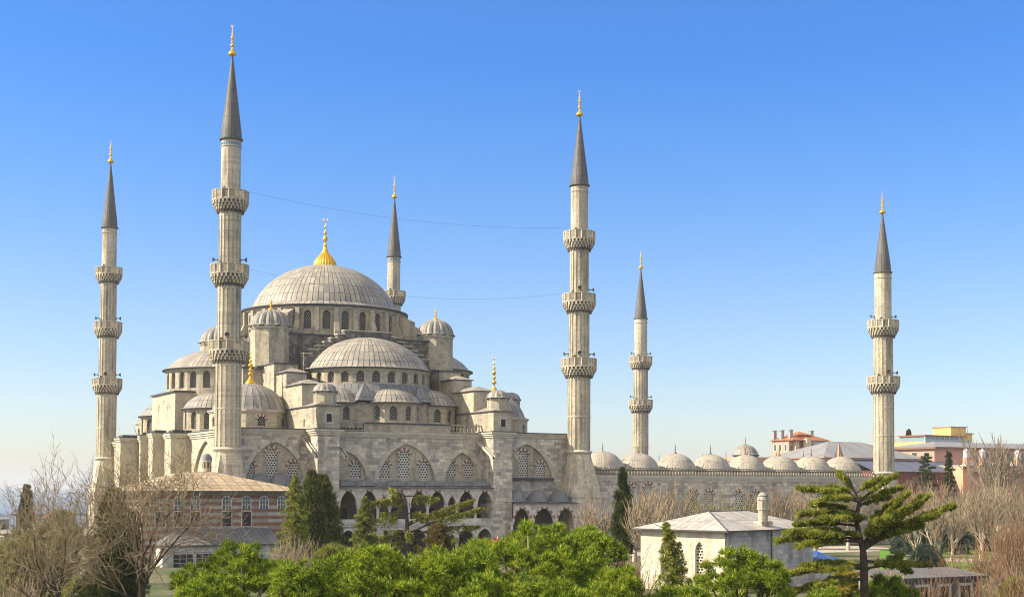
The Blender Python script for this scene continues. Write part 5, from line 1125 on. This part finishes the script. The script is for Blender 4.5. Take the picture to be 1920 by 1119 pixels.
# flag
fx,fy=gnd(933,118); zt_=zat(1004,fx,fy); fl=empty('flag_pole',(fx,fy,0),'white pole with a small red flag just above the pine tops','flag'); mb=MB(); mb.tube([(fx,fy,0),(fx,fy,zt_)],[.05,.03],6); mb.build('pole',[WHITE],fl)
mb=MB(); n=8; vv=[]; fdir=Vector((-.879,.476,0))
for i in range(n+1):
    for j in range(2): q=Vector((fx,fy,zt_-.1))+fdir*(i*.12)+Vector((0,0,-.75*j-.05*i))+Vector((.3,.5,0))*.12*math.sin(i*1.1); vv.append(q)
mb.add(vv,[(2*i,2*i+1,2*i+3,2*i+2) for i in range(n)],0); cl=mb.build('cloth',[plain('red_cloth',(.7,.03,.03),.8,.05)],fl)
mb=MB(); c_=Vector((fx,fy,zt_-.52))+fdir*.38+Vector((0,0,0)); nn=Vector((-.476,-.879,0))
for (cc_,r0_,s0_) in ((0,.15,0),):
    pts=[]; 
    for i in range(13): a=R_(40+i*280/12); pts.append((a,))
    q=[c_+nn*.09+fdir*(.17*math.cos(a[0]))+Vector((0,0,.17*math.sin(a[0]))) for a in pts]+[c_+nn*.09+fdir*(.04+.13*math.cos(a[0]))+Vector((0,0,.13*math.sin(a[0]))) for a in pts]
    mb.add(q,[(i,i+1,13+i+1,13+i) for i in range(12)],0)
sc_=c_+fdir*-.0+fdir*.24+nn*.09
q=[sc_+fdir*((.08 if k%2==0 else .032)*math.cos(math.pi*k/5))+Vector((0,0,(.08 if k%2==0 else .032)*math.sin(math.pi*k/5))) for k in range(10)]+[sc_]
mb.add(q,[(k,(k+1)%10,10) for k in range(10)]); e=mb.build('crescent_and_star',[WHITE],cl)
# ------------------------------------------------------------------ vegetation
def tufts(C,Dv,k,L,w,spread,rng,jit=.0,lv=.35):
    C=np.repeat(C,k,0); D=np.repeat(Dv,k,0); n=len(C)
    d=D+rng.normal(0,spread,(n,3)); d/=np.linalg.norm(d,axis=1,keepdims=True)+1e-9
    s=np.cross(d,rng.normal(0,1,(n,3))); s/=np.linalg.norm(s,axis=1,keepdims=True)+1e-9
    l=L*(1+lv*rng.uniform(-1,1,(n,1))); b=C+rng.normal(0,1,(n,3))*jit
    return np.stack([b-s*w,b+s*w,b+d*l],1).reshape(-1,3)
PINEM=foliage('pine_needles',(.02,.055,.006),(.16,.26,.016),(.58,.62,.06),.4)
CEDM=foliage('cedar_needles',(.03,.05,.01),(.17,.21,.03),(.6,.58,.09),.35)
CYPM=foliage('cypress_foliage',(.012,.025,.008),(.04,.065,.015),(.17,.17,.04),.2)
OLIVM=foliage('olive_foliage',(.06,.08,.02),(.2,.23,.05),(.38,.38,.1),.35)
BLUM=foliage('blue_grey_needles',(.03,.05,.035),(.07,.1,.07),(.14,.17,.12),.2)
BROWNM=foliage('bronze_foliage',(.05,.05,.012),(.15,.12,.035),(.25,.2,.06),.25)
BARK=plain('dark_bark',(.07,.052,.038),.95,.35,scale=5); BARKP=plain('pale_plane_bark',(.4,.34,.26),.95,.35,scale=3)
TWIG=plain('bare_twigs',(.25,.195,.125),.95,.3,scale=2); TWIGD=plain('dark_bare_twigs',(.13,.1,.07),.95,.35,scale=2); TWIGP=plain('pale_bare_twigs',(.3,.235,.16),.95,.25,scale=2); TWIGR=plain('reddish_bare_twigs',(.24,.145,.085),.95,.25,scale=2); TWIGO=plain('olive_bare_twigs',(.24,.21,.08),.95,.25,scale=2)
def obj_from(me,parent,name):
    o=bpy.data.objects.new(name,me); scn.collection.objects.link(o); o.parent=parent; return o
def rings_up(rng,n): a=rng.uniform(0,2*np.pi,n); return a
# --- umbrella-like garden pine: many cushions of needle tufts over a limb framework
def pine(px,D,ytop,wpx,label,seed,H=None,dens=1.0,mat=None,grp='bright green pines in the foreground',hfrac=.42,NL=.25):
    rng=np.random.default_rng(seed); x,y=gnd(px,D); zt=zat(ytop+(9 if grp.startswith('bright') else 0),x,y); Wd=wpx/FPX*D; R0=Wd/2; Hc=H or R0*hfrac*2
    t=empty('pine_tree',(x,y,0),label,'pine tree',grp); zc=zt-Hc
    nl=int(110+R0*R0*25); ph=rng.uniform(0,6,4); lobes=[]; C=[];Dv=[]
    for i in range(nl):
        a=rng.uniform(0,2*math.pi); u=math.sqrt(rng.uniform(0,1)); side=rng.uniform()<.5
        if side: u=rng.uniform(.86,1.0); ztop=zc+Hc*(.55-rng.uniform(0,1)*2.8)
        else: ztop=zc+Hc*(1-u**2.6)**.6
        hump=.10*math.sin(a*3+ph[0])+.08*math.sin(a*5+u*7+ph[1])+.07*math.sin(u*11+ph[2]); r=rng.uniform(.26,.5)*(1+.02*R0)
        lobes.append((x+u*R0*(1+hump*.7)*.95*math.cos(a),y+u*R0*(1+hump*.7)*.95*math.sin(a),ztop-r*.7+Hc*hump*1.1+rng.uniform(-.3,.1),r))
    for (lx,ly,lz,r) in lobes:
        n=int(19*dens); v=rng.normal(0,1,(n,3)); v[:,2]=np.abs(v[:,2])*1.1-.25; v/=np.linalg.norm(v,axis=1,keepdims=True)
        out=np.array([(lx-x)/R0,(ly-y)/R0,.9]); q=np.array([lx,ly,lz])+v*r*rng.uniform(.3,.8,(n,1)); C.append(q); dd=v+out*.55; Dv.append(dd/np.linalg.norm(dd,axis=1,keepdims=True))
    C=np.concatenate(C);Dv=np.concatenate(Dv)
    V=tufts(C,Dv,10,NL*D/66,.024*D/66,.42,rng,.03)
    me=raw_mesh('crown',V,3,mat or PINEM,origin=(x,y,0)); obj_from(me,t,'crown')
    mb=MB(); mb.tube([(x,y,-.3),(x+.1,y,zc*.5),(x,y,zc)],[.38,.32,.24],8,0)
    for i in range(min(26,nl)):
        l=lobes[i*2%len(lobes)]; m_=Vector(((l[0]+x)/2,(l[1]+y)/2,(zc*.8+l[2])/2-.3)); mb.tube([(x,y,zc*.75),m_,(l[0],l[1],l[2]+l[3]*.3)],[.13,.09,.035],5,0)
    mb.build('trunk',[BARKP if seed%2 else BARK],t)
pine(1000,66,1001,400,'broadest pine crown, rounded and bright green, in the centre foreground',1,hfrac=.36)
pine(690,62,1036,290,'pine crown with large tufts left of the centre, below the arcades',2,hfrac=.42)
pine(455,68,1033,245,'leftmost foreground pine, in front of the brick banded pavilion',3,hfrac=.5)
pine(1392,74,1038,205,'pine in front of the sunlit stone hall',4,hfrac=.55)
pine(1150,60,1066,150,'low pine crown between the broad pine and the stone hall',5,hfrac=.6)
pine(850,62,1034,230,'pine crown between the broadest one and the one left of centre',6,hfrac=.5)
pine(1655,80,1083,130,'small pine top right of the cedar trunk at the bottom edge',7,hfrac=.6)
pine(575,60,1056,190,'low pine crown at the bottom between two taller pines',8,hfrac=.6)
pine(388,62,1080,150,'low pine crown at the lower left edge of the green canopy',16,hfrac=.6)
pine(772,72,1048,150,'pine crown tucked between the middle pines',17,hfrac=.6)
pine(925,58,1078,200,'low pine crown at the bottom edge under the broadest pine',18,hfrac=.6)
pine(1060,58,1086,190,'low pine crown at the bottom right of the broadest pine',19,hfrac=.6)
pine(1275,60,1095,140,'pine top at the bottom edge under the drooping conifer',9,hfrac=.6)
pine(1545,66,1105,110,'pine top at the bottom edge left of the cedar trunk',13,hfrac=.6)
pine(1043,112,983,64,'small dark pine top rising behind the broad pine before the portico',10,hfrac=.8)
pine(1098,108,988,60,'small pine top beside the foot of the right corner minaret',11,hfrac=.8)
pine(60,110,1008,150,'olive green pine at the lower left in front of the low stone building',12,mat=OLIVM,hfrac=.7,grp='dull green trees at the lower left')
pine(118,175,972,60,'small green tree behind the bare branches near the sea',14,mat=OLIVM,hfrac=.9,grp='dull green trees at the lower left')
pine(10,120,1035,120,'olive bush at the lower left corner',15,mat=OLIVM,hfrac=.7,grp='dull green trees at the lower left')
# --- branch with needle pads
def branch_pts(A,B,sag,n=9,lift=0):
    A=Vector(A);B=Vector(B); return [A.lerp(B,i/(n-1))+Vector((0,0,sag*math.sin(math.pi*i/(n-1))+lift*(i/(n-1))**2)) for i in range(n)]
def pad_branch(rng,pts,width,C,Dv,n,t0=.25,thick=.12,hang=0,up=.8):
    P=np.array([tuple(p) for p in pts]); k=len(P)-1; t=rng.uniform(t0,1.0,n)*k; i=np.minimum(t.astype(int),k-1); f=(t-i)[:,None]
    q=P[i]*(1-f)+P[i+1]*f; tan=P[-1]-P[0]; tan/=np.linalg.norm(tan); side=np.cross(tan,[0,0,1]); side/=np.linalg.norm(side)+1e-9
    tt=t/k; wdt=width*np.sin(np.pi*np.clip((tt-t0)/(1.12-t0),0,1))**.6*(.65+.35*np.sin(tt*23+rng.uniform(0,6)))
    s=rng.uniform(-1,1,n)*wdt; q=q+side*s[:,None]; q[:,2]+=rng.normal(0,thick,n)-np.abs(s)*.1+.05*width**.5*np.sin(tt*17+s*5+rng.uniform(0,6))
    if hang: q[:,2]-=rng.uniform(0,1,n)**1.6*hang*np.sin(np.pi*np.clip(tt,0,1))**.5
    d=side*np.sign(s)[:,None]*.6+tan*.5+np.array([0,0,up if not hang else -.3]); C.append(q); Dv.append(d/np.linalg.norm(d,axis=1,keepdims=True))
def W(px,py,D): return atd(px,py,D)
# big cedar of the right foreground
def cedar(label,D,trunk,brs,seed,mat,n=420,width=1.1,L=.2,w=.026,hang=0,extra=22,bark=BARK,r0=.3,thick=.1,name='cedar_tree',spread_d=2.5,kk=7,subs=1.0):
    rng=np.random.default_rng(seed); pts=[W(px,py,D) for px,py in trunk]; base=pts[0]; x,y=base.x,base.y
    t=empty(name,(x,y,0),label,'cedar tree' if 'cedar' in name else 'conifer'); mb=MB(); pts2=[Vector((x,y,-.3))]+pts[1:]
    mb.tube(pts2,[r0*(1-.8*i/(len(pts2)-1)) for i in range(len(pts2))],9)
    C=[];Dv=[]; fx,fy=math.sin(YAW),math.cos(YAW)
    def trunk_at(py):
        for a,b in zip(trunk,trunk[1:]):
            if min(a[1],b[1])<=py<=max(a[1],b[1]): f=(py-a[1])/(b[1]-a[1]+1e-6); return a[0]+(b[0]-a[0])*f
        return trunk[-1][0]
    for br in brs:
        py0,px1,py1,dd,wd=br[:5]; n_=int(n*(br[5] if len(br)>5 else 1)); A=W(trunk_at(py0),py0,D); B=W(px1,py1,D+dd)
        bp=branch_pts(A,B,.04*(B-A).length,9); ln=(B-A).length; mb.tube(bp,[max(.02,.035*ln**.5*(1-i/9)*1.3) for i in range(9)],5)
        pad_branch(rng,bp,wd*width,C,Dv,int(n_*ln/3.5*max(.5,wd)),.28,thick,hang)
        # sub branches give lobed pads
        for s in range(int((3+ln)*subs)):
            f=rng.uniform(.35,.98); q=bp[min(8,int(f*8))]; a=rng.uniform(-1,1); tv=(B-A).normalized(); sd=tv.cross(Vector((0,0,1))); e=q+tv*rng.uniform(.2,.7)+sd*a*wd*width*1.15+Vector((0,0,rng.uniform(-.05,.05)))
            sp=branch_pts(q,e,.03,4); mb.tube(sp,[.02,.015,.012,.008],4); pad_branch(rng,sp,.34*wd,C,Dv,int(n*.17),.1,thick*.8,hang*.6)
    C=np.concatenate(C);Dv=np.concatenate(Dv); V=tufts(C,Dv,kk,L,w,.55,rng,.03)
    obj_from(raw_mesh('crown',V,3,mat,origin=(x,y,0)),t,'crown'); mb.build('trunk',[bark],t); return t
br=[(925,1575,892,.3,.55),(925,1640,905,-.6,.6),(930,1560,915,1.0,.8),(935,1497,916,-.5,.8,1.2),(940,1545,935,-1.5,.9),(940,1680,893,.6,.3,.6),(945,1690,916,-.4,.4,.7),(950,1655,932,1.2,.8),
 (960,1520,945,1.2,.8),(965,1497,965,-.7,.75,1.1),(975,1550,975,-1.8,.9),(985,1490,985,.9,.7),(985,1600,965,-1.2,.9),(1000,1475,1000,-.4,.75,1.2),(1005,1530,1005,-1.8,.9),(1010,1455,1015,1.0,.7),(1015,1500,1025,-1.3,.8),
 (1030,1740,930,.6,.9,1.2),(1030,1790,948,-.4,.75,1.1),(1028,1700,925,-1.0,.9,1.2),(1025,1760,965,-1.6,.9,1.2),(1025,1700,955,-2.2,1.1,1.3),(1025,1675,945,1.4,1.0),(1025,1730,985,-.8,.9),(1020,1690,990,1.5,.8),(1020,1660,975,-1.8,.9),
 (1060,1500,1062,-.6,.7),(1065,1465,1080,-1.2,.7),(1062,1550,1070,-1.6,.8),(1070,1690,1045,-.5,.5,.8),(1065,1745,1060,-.8,.5,.7),(1085,1480,1112,-.9,.8),(1085,1530,1100,-1.8,.8),(1050,1700,1072,.9,.4,.6)]
cedar('large spreading cedar with flat layered yellow green pads, right foreground',78,[(1622,1140),(1620,1060),(1618,1030),(1606,980),(1610,940),(1590,893)],br,31,CEDM,n=620,width=.9,r0=.27,kk=6,thick=.05)
# weeping cedar before the arcades
br=[(925,735,918,.5,.5),(935,697,941,-.3,.35,1.3),(930,822,934,.3,.35,1.3),(950,735,930,-.8,.5),(960,715,963,.2,.4,1.2),(962,800,965,-.6,.5,1.2),(970,690,977,-.5,.4,1.3),(985,890,936,-.3,.4,1.6),(980,845,962,.6,.5),(1000,905,952,-.6,.35,1.5),(1005,900,985,.3,.35,1.4),(995,720,996,.2,.4,1.2),(1010,700,1006,-.6,.4,1.2),(1010,740,1020,.5,.5),(1015,860,1010,-.8,.5),(1020,800,1030,.2,.5),(985,770,1010,-1,.7,1.3)]
cedar('weeping cedar with long drooping arms in front of the arcaded galleries',128,[(765,1060),(764,1000),(762,950),(752,917)],br,33,CEDM,n=300,width=.55,L=.2,w=.028,hang=.75,thick=.07,name='weeping_cedar',r0=.28,kk=6,subs=.35)
def conifer(px,D,ytop,ybot,wpx,label,seed,mat,name='conifer',n=5200,L=.22,w=.03,shape=1.0,droop=-.15,lean=0,layers=16,grp=None,tr=BARK,kk=6,gaps=.5,zb=None):
    rng=np.random.default_rng(seed); x,y=gnd(px,D); zt=zat(ytop,x,y); zb=max(.3,zat(ybot,x,y)) if zb is None else zb; R0=wpx/2/FPX*D
    t=empty(name,(x,y,0),label,{'cypress_tree':'cypress'}.get(name,'conifer'),grp); C=[];Dv=[]; mb=MB(); lv=[Vector((x,y,-.3)),Vector((x,y,zb)),Vector((x,y,(zb+zt)/2)),Vector((x+lean*.4,y,zt-.08*(zt-zb))),Vector((x+lean,y,zt-.02*(zt-zb)))]
    mb.tube(lv,[.18,.16,.1,.04,.015],6)
    nb=layers*5
    for i in range(nb):
        f=(i+rng.uniform(0,1))/nb; z=zb+(zt-zb)*f; r=R0*((1-f)**shape)*rng.uniform(.5,1.2)+.12; a=i*2.4+rng.uniform(-.3,.3)
        xo=lean*.4*max(0,(f-.5)*2)**2; A=Vector((x+xo,y,z)); B=A+Vector((r*math.cos(a),r*math.sin(a),droop*r)); bp=branch_pts(A,B,.08*r,5); mb.tube(bp,[.03,.02,.015,.01,.006],3)
        pad_branch(rng,bp,.22*r+.05,C,Dv,max(5,int(.72*n/nb*(1.6-1.2*f))),.15,.06,0 if droop>-.3 else .3*r,up=.5)
    C=np.concatenate(C);Dv=np.concatenate(Dv); obj_from(raw_mesh('crown',tufts(C,Dv,kk,L,w,.6,rng,.04),3,mat,origin=(x,y,0)),t,'crown'); mb.build('trunk',[tr],t)
def cypress(px,D,ytop,ybot,wpx,label,seed,mat=None,n=5200,L=.28,w=.035,pw=.5,kk=6,grp=None):
    rng=np.random.default_rng(seed); x,y=gnd(px,D); zt=zat(ytop,x,y); zb=zat(ybot,x,y); R0=wpx/2/FPX*D
    t=empty('cypress_tree',(x,y,min(0,zb)),label,'cypress',grp); f=rng.uniform(0,1,n)**.85; a=rng.uniform(0,2*np.pi,n)
    K=int(60+n/50); kf=rng.uniform(0,1,K)**.85; ka=rng.uniform(0,2*np.pi,K); kp=np.minimum(1,(1-kf)**pw*1.05)*np.minimum(1,.6+kf*2.2); kr=R0*kp*rng.uniform(.45,1.3,K); id_=rng.integers(0,K,n); m_=.17*R0*(.15+kp[id_])
    cx_=x+kr[id_]*np.cos(ka[id_])+rng.normal(0,1,n)*m_; cy_=y+kr[id_]*np.sin(ka[id_])+rng.normal(0,1,n)*m_; cz_=zb+(zt-zb)*kf[id_]+rng.normal(0,1,n)*m_*1.7
    C=np.stack([cx_,cy_,np.minimum(cz_,zt)],1); an=np.arctan2(cy_-y,cx_-x); Dv=np.stack([.5*np.cos(an),.5*np.sin(an),np.full(n,.85)],1)
    obj_from(raw_mesh('crown',tufts(C,Dv,kk,L,w,.32,rng,.06),3,mat or CYPM,origin=(x,y,min(0,zb))),t,'crown'); mb=MB(); mb.tube([(x,y,min(0,zb)-.3),(x,y,zb+(zt-zb)*.5),(x,y,zb+(zt-zb)*.92)],[R0*.3,R0*.25,.05],7); mb.build('trunk',[BARK],t)
cypress(1167,160,879,1034,42,'slender dark cypress in front of the courtyard wall',41,n=4500,pw=.75)
cypress(48,240,911,990,22,'lone dark cypress on the skyline at the far left',42,n=2600,pw=.35,L=.4,w=.06)
cypress(213,98,922,1150,80,'dark bushy cypress behind the bare trees at the left',43,n=9000,pw=.5,L=.3)
cypress(246,99,965,1150,44,'narrower dark evergreen right behind the left bare tree trunks',44,n=4500,pw=.5)
cypress(1705,452,806,838,10,'small dark cypress beside a grey block on the right skyline',45,n=1200,pw=.6,L=.5,w=.08)
cypress(603,150,893,1050,64,'dense dark conifer covering the left end of the arcades',46,n=9500,pw=.55,L=.34,mat=foliage('dark_conifer_foliage',(.015,.03,.008),(.06,.09,.015),(.34,.33,.07),.3))
cypress(583,146,885,1040,50,'second crown of dark green conifer beside the pavilion corner',47,n=5200,pw=.6,L=.34,mat=bpy.data.materials['dark_conifer_foliage'])
conifer(553,142,893,1035,78,'lighter green young cedar beside the brick pavilion',51,CEDM,n=5200,shape=.7,layers=13,L=.24)
conifer(684,122,935,1052,72,'young cedar with airy tiers in front of the left arcades',52,OLIVM,n=4200,shape=.75,layers=11,L=.24,droop=.05)
conifer(822,116,985,1060,64,'bronze tinted bushy conifer below the arcades',53,BROWNM,n=5200,shape=.45,layers=12,L=.22,droop=.3)
conifer(1262,92,978,1150,104,'drooping dark green conifer with bent tip in front of the stone hall',54,CEDM,n=6400,shape=.85,droop=-.55,lean=-1.5,layers=15,L=.17,w=.022)
conifer(1110,74,1038,1150,70,'small yellow green cedar top in front of the red twigs',55,CEDM,n=3600,shape=.8,layers=12,L=.15,w=.02)
conifer(1780,300,846,960,34,'tall thin fir standing before the pink palace',56,CYPM,n=3500,shape=.6,layers=14,L=.5,w=.07,zb=3)
conifer(1737,290,851,915,42,'sparse flat topped fir before the blue grey roof',57,CYPM,n=1500,shape=.3,layers=6,L=.5,w=.07,droop=.1,zb=9)
conifer(1455,215,946,1010,30,'small dark conifer near the courtyard wall behind the hall chimney',58,CYPM,n=1500,layers=8)
for i,(px,D,yt,wp,lb_) in enumerate(((1722,205,965,70,'blue grey evergreen behind the cedar right arm'),(1790,215,955,80,'blue grey evergreen between bare plane trees'),(1838,225,975,70,'darker evergreen right of the garden fence'),(1905,190,1000,80,'evergreen at the right edge behind reddish twigs'),(1690,215,1000,60,'low evergreen left of the garden'))):
    conifer(px,D,yt,1062,wp,lb_,60+i,BLUM,n=5000,shape=.5,layers=10,L=.4,w=.06,grp='blue grey evergreens in the right garden')
pine(1735,165,1030,50,'round dark shrub tree beside the garden lawn',21,mat=BLUM,hfrac=.6,grp='shrubs in the right garden')
conifer(1768,158,1050,1066,16,'small golden conifer by the white fence',66,BROWNM,n=900,layers=5,L=.2)
pine(1590,110,1065,60,'yellowish leafed shrub just left of the cedar trunk',22,mat=foliage('yellow_leaves',(.1,.12,.02),(.35,.3,.04),(.6,.5,.08),.3),hfrac=.9,grp='shrubs in the right garden')
pine(1905,95,1090,70,'olive undergrowth in the lower right corner',23,mat=OLIVM,hfrac=.8,grp='shrubs in the right garden'); pine(150,105,1095,80,'olive undergrowth around the left bare trunks',24,mat=OLIVM,hfrac=.7,grp='dull green trees at the lower left')
pine(620,112,1028,60,'tan green shrub between the pines and the dark conifer',25,mat=OLIVM,hfrac=.6,grp='shrubs below the arcades')
pine(716,100,1032,34,'bright yellow green palm like shrub at the pine tops',26,mat=foliage('lime_leaves',(.2,.25,.02),(.4,.45,.04),(.6,.65,.1),.3),hfrac=.8,grp='shrubs below the arcades')
# --- leafless trees
class Bare:
    def __init__(s,seed,maxlvl,tw=.012): s.r=random.Random(seed); s.tr=MB(); s.cr=MB(); s.ml=maxlvl; s.tw=tw
    def grow(s,p,d,L,r,l,P):
        n=4 if l<s.ml else 3; pts=[p]; rs=[r]; dd=d.copy(); k=P['kink']*(1+.3*l)
        for i in range(n):
            dd=(dd+Vector((s.r.gauss(0,k),s.r.gauss(0,k),s.r.gauss(0,k*.7)+P['up']*(1 if l>0 else .3)))).normalized(); p=p+dd*(L/n); pts.append(p); rs.append(max(s.tw*.5,r*(1-(.45 if l<s.ml else .75)*(i+1)/n)))
        (s.tr if l<=P.get('tl',1) else s.cr).tube(pts,rs,7 if l==0 else 5 if l<3 else 3)
        if l>=s.ml: return
        nc=P['nc'][l]; 
        for i in range(nc):
            f=P['f0'][min(l,len(P['f0'])-1)]; t=f+(1-f)*(i+s.r.random()*.7)/nc; t=min(.999,t); j=min(n-1,int(t*n)); q=pts[j].lerp(pts[j+1],t*n-j)
            ang=s.r.uniform(*P['ang'][min(l,len(P['ang'])-1)]); ax=(pts[j+1]-pts[j]).normalized(); o=ax.orthogonal().normalized(); o=Matrix.Rotation(i*2.4+s.r.uniform(-.5,.5),3,ax)@o
            nd=(ax*math.cos(ang)+o*math.sin(ang)).normalized(); s.grow(q,nd,L*s.r.uniform(*P['ls'][min(l,len(P['ls'])-1)]),max(s.tw,rs[j+1]*P['rr']*s.r.uniform(.7,1)),l+1,P)
    def meshes(s,bark,twig):
        out=[]
        for mb,m,nm in ((s.tr,bark,'trunk'),(s.cr,twig,'crown')):
            me=bpy.data.meshes.new(nm); me.from_pydata([tuple(v) for v in mb.v],[],mb.f); me.materials.append(m); me.polygons.foreach_set('use_smooth',[True]*len(mb.f)); me.update(); out.append(me)
        return out
def put_tree(me,x,y,z,s,rz,label,grp=None,name='bare_tree',cat='bare tree'):
    t=empty(name,(x,y,z),label,cat,grp); t.scale=(s,s,s); t.rotation_euler=(0,0,rz)
    for m,nm in zip(me,('trunk','crown')): obj_from(m,t,nm)
    return t
SPREAD=dict(kink=.1,up=.06,nc=[5,4,4,4,3],f0=[.45,.25,.25,.2],ang=[(.4,1.0),(.3,.85),(.3,.85),(.3,.8)],ls=[(.9,1.25),(.65,.95),(.55,.85),(.45,.7)],rr=.62,tl=1)
FAN=dict(kink=.05,up=.13,nc=[6,5,5,3,0],f0=[.5,.2,.15,.2],ang=[(.3,.85),(.2,.55),(.15,.5),(.2,.5)],ls=[(.9,1.3),(.65,.95),(.5,.8),(.4,.6)],rr=.6,tl=2)
OSIER=dict(kink=.04,up=.1,nc=[22,4,2,0],f0=[.05,.2,.3],ang=[(.1,.75),(.1,.35),(.15,.5)],ls=[(2.6,4.2),(.4,.7),(.4,.6)],rr=.4,tl=0)
def mk(seed,P,L,r,ml,bark,twig,tw=.012,d=(0,0,1)):
    b=Bare(seed,ml,tw); b.grow(Vector((0,0,-.3)),Vector(d).normalized(),L,r,0,P); return b.meshes(bark,twig)
BF=-.0
SPB=dict(SPREAD); SPB['ls']=[(.36,.56),(.7,1.0),(.55,.85),(.45,.7)]; SPB['f0']=[.6,.25,.25,.2]; SPB['nc']=[8,5,4,4,2]
big1=mk(5,SPB,10.5,.3,5,BARK,TWIG,.021,(-.14,.05,1)); big2=mk(11,SPB,10.0,.34,5,BARK,TWIG,.021,(.12,0,1)); big3=mk(23,SPREAD,4.2,.2,4,BARK,TWIG,.026,(-.1,0,1))
def hgt(me): return max(v.co.z for v in me[1].vertices)
rr_=random.Random(7)
def place(me,px,D,ytop,label,grp,name='bare_tree',cat='bare tree',rz=None):
    x,y=gnd(px,D); s=zat(ytop,x,y)/hgt(me); return put_tree(me,x,y,0,s,rr_.uniform(0,6.28) if rz is None else rz,label,grp,name,cat)
GL='big leafless trees at the lower left'
place(big1,165,72,800,'left of the two big dark bare trees, leaning left at the lower left',GL,rz=.4)
place(big2,262,70,795,'big dark bare tree with forked trunk in front of the brick pavilion',GL,rz=2.0)
place(big3,128,140,850,'pale bare tree farther back before the far left minaret',GL,rz=1.0)
fan=[mk(100+i,FAN,3.6,.42,4,BARKP,TWIGP,.05) for i in range(3)]; fanr=[mk(140+i,FAN,3.4,.26,4,BARKP,TWIGR,.035) for i in range(2)]
osP=mk(160,OSIER,1.3,.2,3,TWIGP,TWIGP,.035); osO=mk(161,OSIER,1.3,.2,3,TWIGO,TWIGO,.035); osR=mk(162,OSIER,1.3,.2,3,TWIGR,TWIGR,.03)
GP='pale leafless plane trees around the right garden'
for i,(px,D,yt,k,lb_) in enumerate(((1218,158,893,0,'pale bare tree just right of the slender cypress'),(1258,175,888,1,'bare tree above the left roof slope of the stone hall'),(1118,165,918,2,'arching bare tree at the foot of the right corner minaret'),(1455,185,893,0,'pale bare tree behind the domed chimney of the hall'),(1500,190,900,1,'bare tree left of the cedar crown before the courtyard wall'),(1530,195,905,2,'bare tree directly behind the cedar crown'),
  (1720,178,895,0,'stout pale plane tree left of the garden fence'),(1756,172,905,1,'forked plane tree in the middle of the garden'),(1800,215,892,2,'plane tree behind the white fence'),(1862,178,893,0,'tall pale plane tree with fan of upright boughs near the right edge'),(1905,205,890,1,'plane tree at the right edge with dense twigs'),(1826,250,888,2,'distant plane tree under the pink arcade'),(1935,165,900,0,'plane tree cut by the right edge'),(1765,260,886,1,'distant plane tree below the tall thin fir'),(1700,250,893,2,'distant plane tree right of the last minaret foot'),(1840,200,900,1,'plane tree between fence end and tall pale one'),(1885,225,888,0,'plane tree filling the gap near the right edge'),(1785,195,930,2,'smaller plane tree beside the blue grey evergreen'),(1738,215,900,0,'plane tree behind the forked garden tree'),(1590,225,900,1,'bare tree behind the upper cedar crown'),(1420,205,905,0,'bare tree between hall chimney and courtyard windows'),(1190,190,900,2,'bare tree touching the left courtyard wall end'))):
    place(fan[k],px,D,yt,lb_,GP)
for i,(px,D,yt,k,lb_) in enumerate(((1680,235,885,0,'reddish bare tree right behind the last minaret foot'),(1725,240,884,1,'reddish bare tree under the blue grey roof'),(1895,120,960,0,'reddish bare tree in the lower right foreground'),(1925,105,935,1,'reddish bare tree at the right edge foreground'),(1860,112,1010,0,'low reddish bare tree in front of the outbuilding'))):
    place(fanr[k],px,D,yt,lb_,'reddish leafless trees on the right')
place(fan[1],1872,330,797,'lone tall bare tree rising above the pink palace roof',None)
GS='clumps of leafless shrubs'
for px,D,yt,me,lb_ in ((1330,182,903,osO,'broad olive toned bare shrub behind the hall roof'),(1290,185,915,osO,'olive bare shrub left of the broad one behind the hall'),(1375,184,912,osO,'olive bare shrub beside the two courtyard windows'),(1475,186,925,osP,'pale bare shrub right of the hall chimney'),(1160,110,1008,osR,'reddish bare shrub at the foot of the slender cypress'),(1195,112,1030,osR,'reddish bare shrub left of the stone hall corner'),(1130,118,1015,osR,'reddish bare shrub behind the right end of the broad pine'),
   (556,132,985,osP,'tan bare shrub below the dark conifer'),(525,128,1000,osP,'tan bare shrub at the pavilion lower right corner'),(590,125,1000,osP,'tan bare shrub left of the young cedar'),(15,85,1040,osP,'tan bare shrub in the lower left corner'),(60,82,1060,osP,'tan bare shrub left of the leaning bare tree'),(905,140,1010,osR,'red twig shrub before the lower arcade arch'),(875,140,1012,osR,'red twig shrub left of the flag'),(1700,112,1030,osP,'pale bare shrub before the outbuilding roof left end'),(1745,100,1052,osR,'reddish bare shoots against the outbuilding windows'),(1800,125,1000,osR,'reddish bare shrub beyond the outbuilding roof'),(1880,140,960,osR,'reddish bare shrub under the tall pale plane tree'),(1910,90,1010,osR,'reddish bare shrub in the right corner foreground'),(1385,118,1010,osR,'creeper like red twigs on the shaded hall corner'),(1660,90,1040,osP,'thin bare shoots in front of the outbuilding'),(1840,98,1060,osR,'reddish bare shoots at the lower right')):
    place(me,px,D,yt,lb_,GS,'bare_shrub','shrub')
# ------------------------------------------------------------------ haze
mb=MB(); mb.box(-14100,14100,-14100,14100,-47.5,74); 
hm=bpy.data.materials.new('haze_air'); hm.use_nodes=True; nt_=hm.node_tree; nt_.nodes.clear()
o_=nt_.nodes.new('ShaderNodeOutputMaterial'); pv=nt_.nodes.new('ShaderNodeVolumePrincipled'); pv.inputs['Color'].default_value=(.86,.92,1,1); pv.inputs['Density'].default_value=.00013; pv.inputs['Anisotropy'].default_value=.2
nt_.links.new(pv.outputs[0],o_.inputs['Volume']); tag(mb.build('haze',[hm],None,(0,0,0)),kind='stuff')
print('objects',len(bpy.data.objects),'tris',sum(len(m.polygons) for m in bpy.data.meshes))
